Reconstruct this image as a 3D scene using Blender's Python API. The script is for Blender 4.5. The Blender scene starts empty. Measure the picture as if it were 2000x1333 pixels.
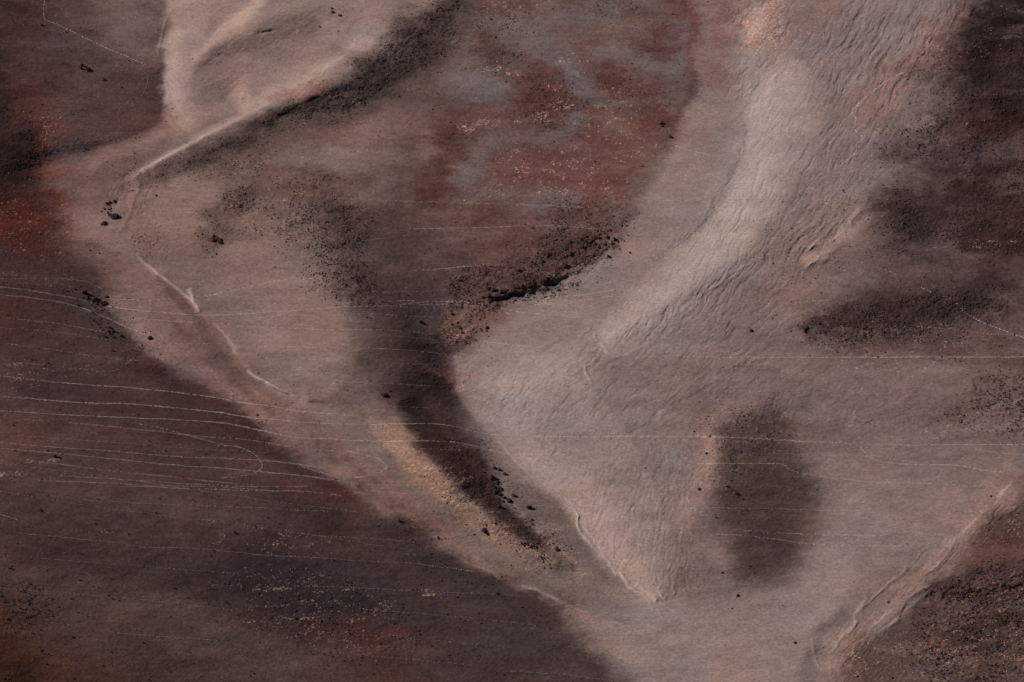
# Volcanic cinder slopes seen from a high crater rim
import bpy, math
import numpy as np
R = math.radians
scn = bpy.context.scene
COL = scn.collection
# ------------------------------------------------------------------ camera
PITCH, DIST = R(45), 1000.0          # looking down 45 degrees, 1 km away
cam_d = bpy.data.cameras.new('camera'); cam = bpy.data.objects.new('camera', cam_d); COL.objects.link(cam)
CAMLOC = np.array([0.0, -DIST*math.cos(PITCH), DIST*math.sin(PITCH)])
cam.location = CAMLOC; cam.rotation_euler = (R(45), 0, 0)
TANH = 0.18                           # half width of the view
cam_d.sensor_width = 36; cam_d.lens = 18/TANH
cam_d.clip_start = 1; cam_d.clip_end = 60000
scn.camera = cam
# ------------------------------------------------------------------ light
SUN_EL, SUN_AZ = R(33), R(17)         # azimuth measured from straight left towards the far side
L = np.array([-math.cos(SUN_EL)*math.cos(SUN_AZ), math.cos(SUN_EL)*math.sin(SUN_AZ), math.sin(SUN_EL)])
w = bpy.data.worlds.new('World'); scn.world = w; w.use_nodes = True
nt = w.node_tree; bg = nt.nodes['Background']; sky = nt.nodes.new('ShaderNodeTexSky')
sky.sky_type = 'NISHITA'; sky.sun_disc = False; sky.sun_elevation = SUN_EL
sky.sun_rotation = math.atan2(L[0], L[1]) % (2*math.pi); sky.altitude = 2800
nt.links.new(sky.outputs[0], bg.inputs[0]); bg.inputs[1].default_value = 0.05
sd = bpy.data.lights.new('sun', 'SUN'); sd.energy = 4.8; sd.angle = R(0.5); sd.color = (1.0, 0.93, 0.86)
so = bpy.data.objects.new('sun', sd); COL.objects.link(so)
from mathutils import Vector
so.rotation_euler = Vector(L).to_track_quat('Z', 'Y').to_euler()
scn.view_settings.view_transform = 'Standard'; scn.view_settings.look = 'None'
scn.view_settings.exposure = 0.0; scn.view_settings.gamma = 1

# ------------------------------------------------------------------ helpers
rng = np.random.default_rng(7)
def lin(c):
    c = np.asarray(c, float)/255
    return np.where(c <= 0.04045, c/12.92, ((c+0.055)/1.055)**2.4)
def sst(x): x = np.clip(x, 0, 1); return x*x*(3-2*x)
TB = rng.random((64, 256, 256)).astype(np.float32)
def vn(x, y, k):
    """value noise 0..1, period 256 cells, table k"""
    xi = np.floor(x); yi = np.floor(y); fx = (x-xi).astype(np.float32); fy = (y-yi).astype(np.float32)
    fx = fx*fx*fx*(fx*(fx*6-15)+10); fy = fy*fy*fy*(fy*(fy*6-15)+10)
    xi = xi.astype(np.int32) & 255; yi = yi.astype(np.int32) & 255
    x1 = (xi+1) & 255; y1 = (yi+1) & 255; T = TB[k % 64]
    a = T[yi, xi]; b = T[yi, x1]; c = T[y1, xi]; d = T[y1, x1]
    return (a+(b-a)*fx)+((c+(d-c)*fx)-(a+(b-a)*fx))*fy
def fbm(u, v, su, sv, k, octs=4, ang=0.0, gain=0.5):
    """signed fractal noise about -1..1; su, sv = feature size, ang = direction of the long axis"""
    if ang:
        c, s = math.cos(ang), math.sin(ang); u, v = u*c+v*s, -u*s+v*c
    t = 0; a = 1; n = 0
    for i in range(octs):
        t = t+a*(vn(u/su*2**i+17.3*i+5*k, v/sv*2**i+9.1*i+3*k, k+i)-0.5); n += a; a *= gain
    return t*2/n*1.6
def seg_dist(u, v, pts):
    """distance to a polyline, arc parameter 0..1 and signed side"""
    pts = np.array(pts, float); n = len(pts)-1
    best = np.full(u.shape, 1e18, np.float32); par = np.zeros(u.shape, np.float32); side = np.zeros(u.shape, np.float32)
    sl = np.hypot(*(pts[1:]-pts[:-1]).T); cum = np.concatenate([[0], np.cumsum(sl)]); tot = cum[-1]
    for i in range(n):
        a, b = pts[i], pts[i+1]; d = b-a; l2 = max(d@d, 1e-6)
        t = np.clip(((u-a[0])*d[0]+(v-a[1])*d[1])/l2, 0, 1)
        ex = u-a[0]-t*d[0]; ey = v-a[1]-t*d[1]; q = ex*ex+ey*ey
        m = q < best
        best = np.where(m, q, best); par = np.where(m, (cum[i]+t*sl[i])/tot, par)
        side = np.where(m, np.sign(d[0]*ey-d[1]*ex), side)
    return np.sqrt(best), par, side
def smooth_pts(pts, k=2):
    """Chaikin corner cutting of a polyline"""
    p = np.array(pts, float)
    for _ in range(k):
        q = np.empty((2*(len(p)-1), p.shape[1])); q[0::2] = .75*p[:-1]+.25*p[1:]; q[1::2] = .25*p[:-1]+.75*p[1:]
        p = np.vstack([p[:1], q, p[-1:]])
    return p
def poly_sd(u, v, pts):
    """signed distance, positive inside"""
    pts = list(pts); inside = np.zeros(u.shape, bool); n = len(pts)
    for i in range(n):
        x0, y0 = pts[i]; x1, y1 = pts[(i+1) % n]
        if y0 == y1: continue
        c = ((v >= y0) != (v >= y1)) & (u < (x1-x0)*(v-y0)/(y1-y0)+x0)
        inside ^= c
    d, _, _ = seg_dist(u, v, pts+[pts[0]])
    return np.where(inside, d, -d)
# a point of the picture plane -> the ground point at height h seen there
def ground(u, v, h):
    a = (np.asarray(u, float)-1000)/1000*TANH; b = -(np.asarray(v, float)-666.5)/1000*TANH
    c, s = math.cos(PITCH), math.sin(PITCH)
    dy = c+b*s; dz = -s+b*c
    t = (h-CAMLOC[2])/dz
    return np.stack([CAMLOC[0]+a*t, CAMLOC[1]+dy*t, CAMLOC[2]+dz*t], -1)

# ------------------------------------------------------------------ coarse survey of the land: 4-unit raster
U0, V0, ST = -500, -500, 4
cu = np.arange(U0, 2500+ST, ST); cv = np.arange(V0, 1833+ST, ST)
LU, LV = np.meshgrid(cu.astype(np.float32), cv.astype(np.float32))
WU = LU+fbm(LU, LV, 90, 60, 1, 4)*16; WV = LV+fbm(LU, LV, 90, 60, 7, 4)*11
WU2 = LU+fbm(LU, LV, 60, 30, 3, 4)*34; WV2 = LV+fbm(LU, LV, 60, 30, 9, 4)*15
WU3 = LU+fbm(LU, LV, 34, 22, 83, 5, gain=.65)*20; WV3 = LV+fbm(LU, LV, 34, 22, 88, 5, gain=.65)*13
def blob_mask(kind, pts, blur, warp=1):
    X, Y = ((LU, LV), (WU, WV), (WU2, WV2), (WU3, WV3))[warp]
    if kind == 'p':
        return sst(poly_sd(X, Y, pts)/(2*blur)+0.5)
    if kind == 'e':                                  # cx, cy, rx, ry, degrees
        cx, cy, rx, ry, an = pts; an = R(an)
        dx = X-cx; dy = Y-cy;  p = dx*math.cos(an)+dy*math.sin(an); q = -dx*math.sin(an)+dy*math.cos(an)
        d = np.sqrt((p/rx)**2+(q/ry)**2); b = blur
        return sst((1-d)/(2*b)+0.5)
    if kind == 's':                                  # stroke: (u, v, half width)
        P = smooth_pts(pts, 1); d, t, _ = seg_dist(X, Y, P[:, :2])
        sl = np.hypot(*(P[1:, :2]-P[:-1, :2]).T); cm = np.concatenate([[0], np.cumsum(sl)]); cm /= cm[-1]
        wd = np.interp(t, cm, P[:, 2]); return sst((wd-d)/(2*blur)+0.5)
# --- mineral colours: each ash or cinder bed lying flat, plus painted slope light, shade and vignette
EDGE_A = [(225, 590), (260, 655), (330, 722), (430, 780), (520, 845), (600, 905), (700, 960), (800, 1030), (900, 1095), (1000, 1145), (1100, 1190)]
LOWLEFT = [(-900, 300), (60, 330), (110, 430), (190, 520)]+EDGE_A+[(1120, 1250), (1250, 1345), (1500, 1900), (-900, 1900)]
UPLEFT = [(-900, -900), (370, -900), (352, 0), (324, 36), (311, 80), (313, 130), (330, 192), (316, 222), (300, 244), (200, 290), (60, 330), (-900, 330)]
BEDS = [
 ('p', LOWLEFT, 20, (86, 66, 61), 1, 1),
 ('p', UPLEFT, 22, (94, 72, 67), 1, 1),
 ('p', [(330, -900), (1000, -900), (880, 0), (760, 110), (540, 220), (360, 300), (240, 350), (180, 330), (330, 240), (312, 130)], 12, (124, 107, 101), 1, 1),
 ('p', [(240, 350), (360, 300), (540, 225), (760, 110), (880, 0), (900, -900), (1350, -900), (1350, 150), (1310, 300), (1200, 480), (1060, 560), (960, 650), (880, 690), (890, 800), (960, 890), (900, 900), (740, 830), (600, 780), (480, 720), (430, 640), (390, 610), (290, 520), (250, 430)], 12, (107, 89, 83), 1, 0),
 ('p', [(1350, -900), (1900, -900), (1850, 50), (1720, 250), (1690, 420), (1560, 560), (1400, 640), (1300, 780), (1330, 900), (1300, 1190), (1230, 1150), (1050, 940), (900, 790), (885, 690), (1000, 600), (1210, 480), (1320, 300), (1360, 120)], 30, (117, 104, 100), 1, 1),
 ('s', [(1470, 60, 40), (1500, 220, 60), (1470, 400, 54), (1340, 530, 44), (1240, 640, 34), (1120, 700, 40), (1010, 760, 40)], 60, (137, 125, 119), .9, 1),  # sunlit band of the east slope, painted brighter
 ('s', [(960, 800, 16), (1100, 930, 40), (1200, 1050, 46), (1270, 1150, 20)], 40, (134, 117, 111), .85, 1),  # lit lower part of the same slope, brightened in the colour
 # saddle and valley floor
 ('e', (190, 330, 150, 90, -30), .6, (106, 82, 78), .9, 1),
 ('s', [(150, 420, 50), (200, 500, 50), (240, 570, 40), (290, 640, 40)], 30, (116, 95, 90), .8, 1),
 ('p', [(230, 520), (300, 520), (390, 610), (430, 640), (480, 740), (600, 790), (800, 950), (1000, 1130), (1200, 1215), (1000, 1145), (800, 1030), (600, 905), (430, 780), (260, 655)], 12, (115, 92, 87), 1, 1),
 ('s', [(330, 560, 26), (400, 680, 22), (470, 740, 16)], 14, (104, 80, 75), .7, 1),
 ('s', [(260, 590, 18), (330, 690, 16)], 16, (122, 101, 95), .6, 1),
 ('s', [(480, 750, 10), (600, 840, 9), (700, 950, 9), (800, 1020, 9), (960, 1110, 8), (1100, 1180, 8), (1200, 1216, 6)], 9, (124, 100, 92), .7, 1),
 ('s', [(600, 830, 7), (680, 900, 8), (760, 970, 8), (860, 1040, 8)], 6, (98, 76, 72), .7, 2),
 ('s', [(700, 850, 20), (800, 940, 24), (880, 1020, 20), (980, 1090, 20)], 14, (108, 95, 88), .8, 1),
 # far left beds
 ('p', [(-900, -900), (90, -900), (105, 20), (140, 110), (90, 250), (130, 380), (90, 480), (-900, 560)], 26, (76, 48, 43), .92, 2),
 ('p', [(-900, -900), (10, -900), (20, 100), (40, 180), (60, 300), (20, 420), (-900, 430)], 28, (58, 44, 40), .9, 2),
 ('e', (240, 205, 95, 34, 12), .7, (88, 58, 54), .8, 2),
 ('e', (190, 60, 80, 90, 0), .8, (104, 86, 82), .6, 1),
 ('e', (88, 275, 36, 55, -20), .7, (122, 70, 60), .7, 2),
 ('p', [(150, -300), (340, -300), (330, 0), (312, 60), (314, 120), (280, 130), (200, 80)], 30, (112, 93, 88), .8, 1),
 ('e', (150, 120, 110, 60, 20), .8, (84, 68, 65), .7, 1),
 ('e', (45, 440, 75, 45, 10), .8, (112, 52, 38), .9, 2),
 ('e', (30, 620, 60, 60, 0), .8, (98, 52, 46), .6, 2),
 ('e', (10, 850, 60, 60, 0), .8, (112, 74, 66), .7, 2),
 ('e', (120, 480, 60, 25, 20), .7, (78, 62, 55), .6, 2),
 ('e', (190, 560, 60, 40, 30), .8, (70, 48, 46), .7, 2),
 ('s', [(260, 700, 20), (380, 770, 22), (520, 860, 18), (650, 950, 18)], 24, (72, 50, 49), .7, 1),
 ('e', (420, 900, 130, 30, 6), .8, (92, 72, 66), .6, 2),
 ('s', [(560, 940, 14), (680, 985, 14)], 14, (94, 50, 44), .6, 2),
 ('s', [(60, 760, 40), (300, 800, 30), (480, 860, 24)], 40, (74, 55, 54), .7, 1),
 ('s', [(150, 960, 30), (350, 1000, 34), (560, 1040, 30)], 40, (92, 74, 66), .7, 1),
 ('e', (620, 1010, 90, 40, 20), .8, (70, 50, 48), .7, 1),
 ('e', (330, 1110, 120, 40, 20), .8, (74, 60, 58), .7, 1),
 ('s', [(740, 1040, 26), (900, 1130, 34), (1080, 1230, 40), (1160, 1310, 30)], 36, (70, 58, 58), .8, 1),
 ('s', [(60, 1130, 20), (200, 1170, 26), (380, 1230, 40), (540, 1300, 40)], 40, (96, 78, 69), .8, 1),
 ('e', (130, 1090, 90, 35, 15), .8, (66, 51, 49), .9, 2),
 ('e', (200, 1190, 160, 50, 20), .8, (95, 76, 68), .8, 2),
 ('e', (100, 1000, 150, 60, 5), .8, (84, 66, 60), .6, 2),
 ('e', (620, 1150, 190, 80, 12), .7, (62, 50, 53), .95, 1),
 ('e', (520, 1120, 70, 60, 0), .7, (60, 46, 49), .8, 2),
 ('e', (900, 1210, 200, 70, 20), .7, (76, 64, 64), .8, 2),
 ('e', (710, 1250, 70, 30, 15), .7, (96, 50, 42), .8, 2),
 ('e', (760, 1320, 60, 16, 5), .7, (100, 62, 48), .6, 2),
 ('e', (400, 1290, 200, 60, 10), .7, (90, 72, 66), .7, 2),
 ('e', (300, 1310, 120, 40, 10), .8, (88, 66, 56), .6, 2),
 ('p', [(-900, 1160), (0, 1190), (60, 1240), (180, 1300), (260, 1350), (300, 1900), (-900, 1900)], 40, (88, 54, 36), .9, 2),
 ('p', [(-900, 1250), (0, 1270), (60, 1320), (120, 1400), (100, 1900), (-900, 1900)], 40, (58, 38, 26), .8, 2),
 # upper left sunlit slope, its lit edge and crests painted paler
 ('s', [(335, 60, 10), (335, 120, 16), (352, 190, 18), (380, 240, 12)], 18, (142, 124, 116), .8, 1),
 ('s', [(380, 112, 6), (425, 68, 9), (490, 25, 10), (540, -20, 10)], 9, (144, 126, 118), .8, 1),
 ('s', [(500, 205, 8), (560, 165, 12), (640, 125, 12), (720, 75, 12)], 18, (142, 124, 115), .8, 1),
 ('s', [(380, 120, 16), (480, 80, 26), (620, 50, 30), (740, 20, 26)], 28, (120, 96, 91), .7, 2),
 ('e', (440, 150, 70, 55, -20), .8, (124, 101, 96), .6, 1),
 ('s', [(560, 200, 14), (640, 160, 14), (740, 90, 16), (800, 30, 14)], 14, (122, 104, 97), .6, 2),
 ('s', [(560, 190, 10), (640, 168, 9)], 9, (126, 86, 76), .7, 2),
 ('s', [(270, 290, 14), (330, 265, 12)], 12, (112, 90, 86), .7, 1),
 # central plateau
 ('p', [(960, -200), (1340, -200), (1352, 150), (1310, 290), (1230, 420), (1180, 470), (1010, 500), (880, 430), (820, 330), (830, 230), (880, 190), (880, 130), (940, 90)], 14, (91, 65, 61), .95, 2),
 ('s', [(330, 390, 26), (420, 350, 26), (560, 340, 26), (700, 330, 20)], 18, (112, 97, 89), .8, 2),
 ('p', [(400, 350), (480, 325), (620, 325), (700, 345), (680, 380), (560, 385), (440, 380)], 12, (92, 66, 60), .85, 2),
 ('p', [(420, 520), (560, 480), (650, 580), (700, 680), (660, 770), (560, 760), (440, 620)], 34, (116, 98, 92), .9, 1),
 ('e', (420, 420, 130, 70, 10), .8, (118, 99, 92), .7, 1),
 ('p', [(560, 260), (760, 210), (860, 200), (820, 300), (640, 290)], 16, (112, 82, 76), .7, 2),
 ('e', (745, 270, 55, 50, 0), .8, (118, 98, 92), .8, 2),
 ('e', (640, 300, 110, 20, -8), .8, (120, 104, 96), .6, 2),
 ('p', [(850, 240), (900, 230), (920, 330), (870, 420), (820, 400), (800, 330)], 14, (82, 52, 48), .85, 2),
 ('e', (940, 168, 66, 34, 8), .5, (101, 92, 90), .9, 3),
 ('s', [(870, 165, 12), (940, 165, 30), (1000, 170, 14)], 14, (101, 92, 90), .6, 3),
 ('s', [(940, 50, 14), (1010, 66, 30), (1070, 92, 26), (1112, 125, 20), (1135, 175, 17), (1132, 225, 15), (1110, 258, 12), (1060, 268, 7), (1000, 270, 9), (955, 282, 8)], 14, (99, 92, 90), .9, 3),
 ('s', [(950, 290, 12), (922, 325, 22), (900, 362, 24), (960, 380, 9), (1010, 368, 6)], 18, (99, 92, 90), .85, 3),
 ('e', (1080, 75, 90, 34, 10), .8, (104, 92, 88), .7, 3),
 ('s', [(1130, 185, 12), (1210, 205, 10), (1270, 228, 8)], 9, (96, 87, 85), .75, 3),
 ('s', [(1000, 40, 20), (1100, 25, 24), (1230, 30, 34), (1320, 60, 30), (1330, 120, 24)], 14, (103, 92, 88), .85, 3),
 ('s', [(1190, 90, 22), (1260, 130, 20), (1330, 150, 14)], 12, (102, 92, 88), .8, 2),
 ('e', (1275, 60, 40, 32, 30), .5, (92, 58, 54), .9, 2),
 ('e', (1300, 105, 40, 20, 20), .6, (82, 56, 52), .8, 2),
 ('e', (1062, 190, 58, 58, 10), .35, (84, 54, 50), .95, 2),
 ('e', (1180, 90, 50, 10, -10), .5, (94, 62, 58), .8, 2),
 ('s', [(1180, 150, 22), (1240, 190, 20), (1290, 240, 16)], 10, (88, 56, 52), .85, 2),
 ('e', (1140, 340, 130, 55, 5), .6, (104, 68, 64), .7, 2),
 ('e', (1250, 280, 50, 30, 30), .6, (112, 84, 76), .6, 2),
 ('e', (1078, 392, 50, 17, -6), .6, (104, 95, 94), .85, 3),
 ('s', [(1197, 380, 4), (1200, 430, 6), (1206, 455, 7)], 3, (98, 86, 82), .9, 1),
 ('s', [(1350, -100, 8), (1352, 60, 7), (1350, 150, 6), (1320, 260, 6), (1300, 300, 6)], 10, (88, 60, 57), .8, 1),
 ('p', [(900, 530), (1000, 500), (1180, 452), (1195, 480), (1060, 555), (950, 590), (900, 580)], 14, (82, 58, 54), .95, 2),
 ('p', [(780, 470), (900, 440), (1000, 470), (930, 560), (800, 560)], 30, (98, 72, 68), .8, 2),
 ('e', (840, 580, 90, 50, 0), .8, (84, 68, 66), .8, 2),  # shade below the plateau, painted in
 ('e', (560, 440, 120, 34, 30), .7, (108, 91, 84), .8, 2),
 ('p', [(640, 380), (780, 400), (900, 520), (900, 680), (830, 760), (730, 700), (690, 560), (600, 450)], 46, (88, 71, 67), .8, 1),  # shaded side of the plateau, painted darker
 ('s', [(620, 400, 26), (690, 480, 34), (715, 560, 28)], 28, (80, 64, 59), .85, 2),
 ('s', [(400, 490, 14), (425, 450, 26), (450, 400, 26), (480, 370, 20)], 14, (90, 72, 66), .85, 2),
 ('p', [(860, 620), (960, 590), (1000, 610), (950, 650), (880, 680), (840, 650)], 10, (108, 80, 74), .9, 2),
 ('s', [(780, 600, 30), (800, 680, 40), (835, 740, 40), (860, 800, 34)], 40, (76, 60, 54), .85, 1),  # top of the shaded wedge, darkened in the colour
 ('s', [(800, 760, 34), (830, 820, 34), (890, 890, 38), (945, 950, 30), (1000, 1010, 14), (1060, 1065, 10)], 20, (62, 46, 42), .9, 1),  # ridge flank turned from the sun: shade painted into the bed
 ('s', [(835, 710, 5), (870, 730, 8), (905, 755, 5)], 6, (130, 84, 74), .7, 2),
 ('s', [(745, 825, 14), (790, 870, 26), (850, 930, 30), (910, 990, 30), (980, 1045, 30), (1060, 1090, 22), (1120, 1110, 8)], 9, (124, 100, 87), 1, 2),
 ('s', [(850, 860, 30), (920, 940, 26), (985, 1010, 18), (1060, 1070, 12)], 14, (74, 54, 48), .9, 1),  # shade behind the orange bank, painted in as well
 ('p', [(955, 890), (1050, 950), (1110, 995), (1140, 1050), (1230, 1150), (1150, 1115), (1080, 1070), (1000, 1000)], 8, (108, 93, 88), .9, 1),
 ('e', (1060, 1130, 130, 26, 22), .8, (104, 90, 82), .8, 1),
 ('s', [(1150, 1170, 14), (1300, 1215, 20), (1420, 1250, 10)], 14, (112, 99, 97), .7, 1),
 ('s', [(900, 40, 40), (760, 190, 46), (600, 260, 36), (420, 320, 20)], 60, (82, 67, 62), .55, 1),
 ('s', [(820, 200, 40), (780, 330, 40), (760, 450, 40)], 60, (86, 68, 64), .5, 1),
 ('p', [(780, 330), (900, 420), (1080, 470), (1180, 450), (1100, 520), (930, 580), (820, 560), (760, 460)], 50, (80, 57, 54), .6, 3),
 # east slope
 ('s', [(1400, -100, 46), (1405, 60, 42), (1400, 150, 26)], 40, (114, 82, 76), .8, 3),
 ('s', [(1500, -60, 36), (1490, 40, 26), (1460, 90, 8)], 14, (130, 106, 98), .9, 2),
 ('s', [(1600, 20, 40), (1500, 110, 30), (1560, 60, 30)], 34, (124, 94, 86), .6, 2),
 ('s', [(1880, 20, 26), (1800, 120, 26), (1710, 170, 30), (1680, 230, 20)], 20, (122, 92, 85), .7, 2),
 ('s', [(1250, 500, 60), (1330, 330, 50), (1370, 240, 30)], 40, (124, 105, 100), .7, 1),
 ('p', [(1560, 280), (1700, 260), (1720, 370), (1560, 560), (1450, 600), (1500, 400)], 50, (118, 101, 96), .7, 1),
 ('s', [(1400, 590, 26), (1560, 560, 26), (1640, 520, 20)], 24, (116, 94, 88), .6, 2),
 ('p', [(1200, 720), (1500, 700), (1700, 740), (1750, 900), (1600, 850), (1350, 800)], 40, (115, 98, 94), .8, 1),
 ('s', [(1150, 680, 16), (1260, 740, 30), (1400, 740, 30)], 26, (112, 97, 95), .6, 1),
 ('p', [(1360, 800), (1480, 770), (1580, 850), (1600, 1000), (1520, 1150), (1450, 1130), (1390, 950)], 40, (104, 85, 79), .9, 1),
 ('s', [(1365, 900, 18), (1390, 830, 22), (1450, 785, 22), (1500, 790, 14)], 14, (126, 104, 97), .8, 2),  # lit rim of the mound, painted paler
 ('s', [(1300, 960, 34), (1340, 1010, 30), (1400, 1100, 30), (1450, 1150, 26)], 26, (124, 104, 97), .7, 2),
 ('p', [(1405, 830), (1460, 800), (1540, 830), (1592, 920), (1600, 1010), (1560, 1110), (1490, 1155), (1440, 1120), (1400, 980)], 36, (93, 75, 68), .92, 1),  # shaded side of the mound, painted darker
 ('p', [(1250, 1160), (1420, 1170), (1600, 1100), (1700, 1000), (1640, 1220), (1580, 1400), (1250, 1400), (1160, 1240)], 40, (126, 111, 105), .9, 1),
 ('p', [(1600, 880), (1900, 900), (1960, 960), (1850, 1060), (1700, 1100), (1600, 1000)], 50, (121, 104, 99), .8, 1),
 ('s', [(1900, 950, 26), (1940, 1000, 20)], 20, (104, 88, 85), .6, 2),
 # dark cinder on the far right
 ('p', [(1960, -900), (1930, 0), (1850, 120), (1800, 220), (1840, 300), (1740, 370), (1700, 440), (1720, 500), (1700, 560), (1600, 610), (1560, 660), (1700, 700), (1850, 690), (2100, 760), (2900, 760), (2900, -900)], 44, (84, 67, 63), .95, 3),
 ('p', [(1580, 600), (1720, 540), (1800, 420), (2050, 380), (2050, 700), (1700, 690)], 46, (82, 65, 61), .6, 3),
 ('p', [(1930, -900), (1905, 20), (1880, 110), (1890, 210), (1950, 230), (2900, 260), (2900, -900)], 34, (46, 33, 32), .95, 2),
 ('e', (1860, 120, 60, 34, -20), .8, (80, 62, 58), .8, 2),
 ('e', (1930, 130, 70, 14, -12), .8, (82, 66, 62), .7, 2),
 ('e', (1950, 250, 90, 26, 5), .8, (78, 46, 42), .8, 2),
 ('e', (1975, 310, 50, 28, 0), .7, (98, 82, 76), .8, 2),
 ('e', (1830, 300, 60, 40, 0), .8, (74, 54, 52), .7, 2),
 ('e', (1770, 440, 60, 55, 0), .7, (58, 44, 42), .92, 2),
 ('e', (1880, 390, 50, 60, 10), .7, (50, 37, 37), .9, 2),
 ('e', (1960, 430, 60, 50, 0), .8, (76, 50, 46), .8, 2),
 ('e', (1850, 450, 34, 40, -20), .8, (104, 82, 78), .8, 2),
 ('e', (1780, 500, 80, 22, 0), .8, (86, 70, 70), .6, 2),
 ('e', (1960, 500, 50, 22, 0), .8, (80, 50, 46), .7, 2),
 ('e', (1880, 540, 120, 24, 0), .8, (104, 84, 78), .6, 2),
 ('s', [(1580, 640, 14), (1650, 615, 26), (1760, 590, 28), (1880, 590, 30), (1960, 560, 26)], 22, (62, 48, 45), .92, 2),
 ('e', (1530, 600, 70, 34, -20), .8, (122, 100, 94), .7, 2),
 ('e', (1600, 450, 60, 40, -40), .8, (122, 102, 95), .6, 2),
 ('e', (1900, 650, 120, 30, 0), .8, (92, 72, 68), .7, 2),
 ('e', (1960, 760, 60, 60, 0), .8, (94, 74, 69), .7, 2),
 ('e', (1860, 800, 50, 26, -20), .6, (86, 62, 58), .8, 2),
 ('e', (1790, 790, 60, 50, 0), .8, (120, 96, 91), .7, 2),
 ('e', (1940, 870, 70, 34, 0), .8, (106, 90, 84), .7, 2),
 ('s', [(1990, 330, 26), (1920, 350, 20), (1840, 400, 14)], 24, (58, 42, 41), .8, 2),
 ('s', [(1700, 470, 8), (1800, 420, 8), (1880, 330, 8)], 14, (108, 90, 84), .6, 2),
 ('s', [(1820, 260, 10), (1920, 180, 9), (2010, 150, 9)], 14, (82, 66, 62), .4, 2),
 ('e', (1985, 470, 40, 60, 0), .8, (52, 36, 34), .8, 2),
 ('e', (1800, 420, 50, 44, 0), .8, (50, 38, 36), .8, 3),
 ('e', (1745, 400, 34, 30, 0), .8, (60, 46, 44), .8, 3),
 ('e', (1910, 470, 34, 26, 0), .8, (54, 40, 38), .8, 3),
 ('s', [(1610, 640, 12), (1700, 620, 18), (1800, 620, 16), (1900, 600, 18)], 20, (56, 43, 40), .8, 3),
 ('e', (1900, 100, 40, 60, 20), .8, (44, 31, 30), .7, 3),
 ('e', (1960, 220, 60, 30, 0), .8, (48, 32, 30), .7, 3),
 ('e', (1780, 300, 50, 24, 10), .8, (78, 62, 58), .7, 3),
 # rubble of the lower right corner
 ('p', [(2900, 880), (1980, 930), (1900, 1040), (1850, 1130), (1780, 1180), (1760, 1220), (1680, 1240), (1640, 1280), (1640, 1400), (1640, 1900), (2900, 1900)], 18, (98, 76, 69), .95, 2),
 ('p', [(2900, 990), (1960, 1080), (1880, 1120), (1830, 1150), (1860, 1180), (2900, 1190)], 16, (82, 62, 56), .8, 2),
 ('e', (1970, 1070, 60, 30, 0), .8, (102, 68, 60), .7, 2),
 ('e', (1930, 1240, 70, 50, 0), .8, (70, 46, 40), .8, 2),
 ('e', (1980, 1190, 34, 10, 0), .7, (88, 80, 76), .8, 2),
 ('e', (1850, 1320, 60, 16, 0), .7, (94, 84, 78), .7, 2),
 ('e', (1780, 1270, 60, 14, 0), .7, (96, 82, 78), .6, 2),
 ('s', [(1990, 900, 14), (1930, 980, 20), (1870, 1060, 24), (1800, 1140, 16), (1720, 1200, 14), (1650, 1260, 14), (1630, 1340, 10)], 16, (128, 106, 98), .85, 2),
 # black rubble along the ridge
 ('s', [(310, 342, 5), (360, 312, 8), (420, 290, 14), (500, 262, 20), (560, 240, 28), (640, 205, 32), (740, 160, 50), (800, 100, 54), (860, 50, 46), (900, 0, 40)], 26, (70, 57, 53), .9, 2),
 ('s', [(500, 252, 4), (560, 224, 8), (620, 200, 9), (680, 172, 8)], 6, (52, 42, 41), .85, 2),
 ('s', [(930, 110, 10), (1000, 95, 14), (1020, 110, 10)], 10, (80, 68, 64), .7, 2),
]
BRK = fbm(LU, LV, 46, 14, 81, 4, gain=.65)
base = np.empty(LU.shape+(3,), np.float32); base[:] = lin((113, 97, 92))
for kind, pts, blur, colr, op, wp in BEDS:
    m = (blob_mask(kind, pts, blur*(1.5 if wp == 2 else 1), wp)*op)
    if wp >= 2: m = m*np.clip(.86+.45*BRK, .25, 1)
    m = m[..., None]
    base = base*(1-m)+lin(colr)*m
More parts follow.
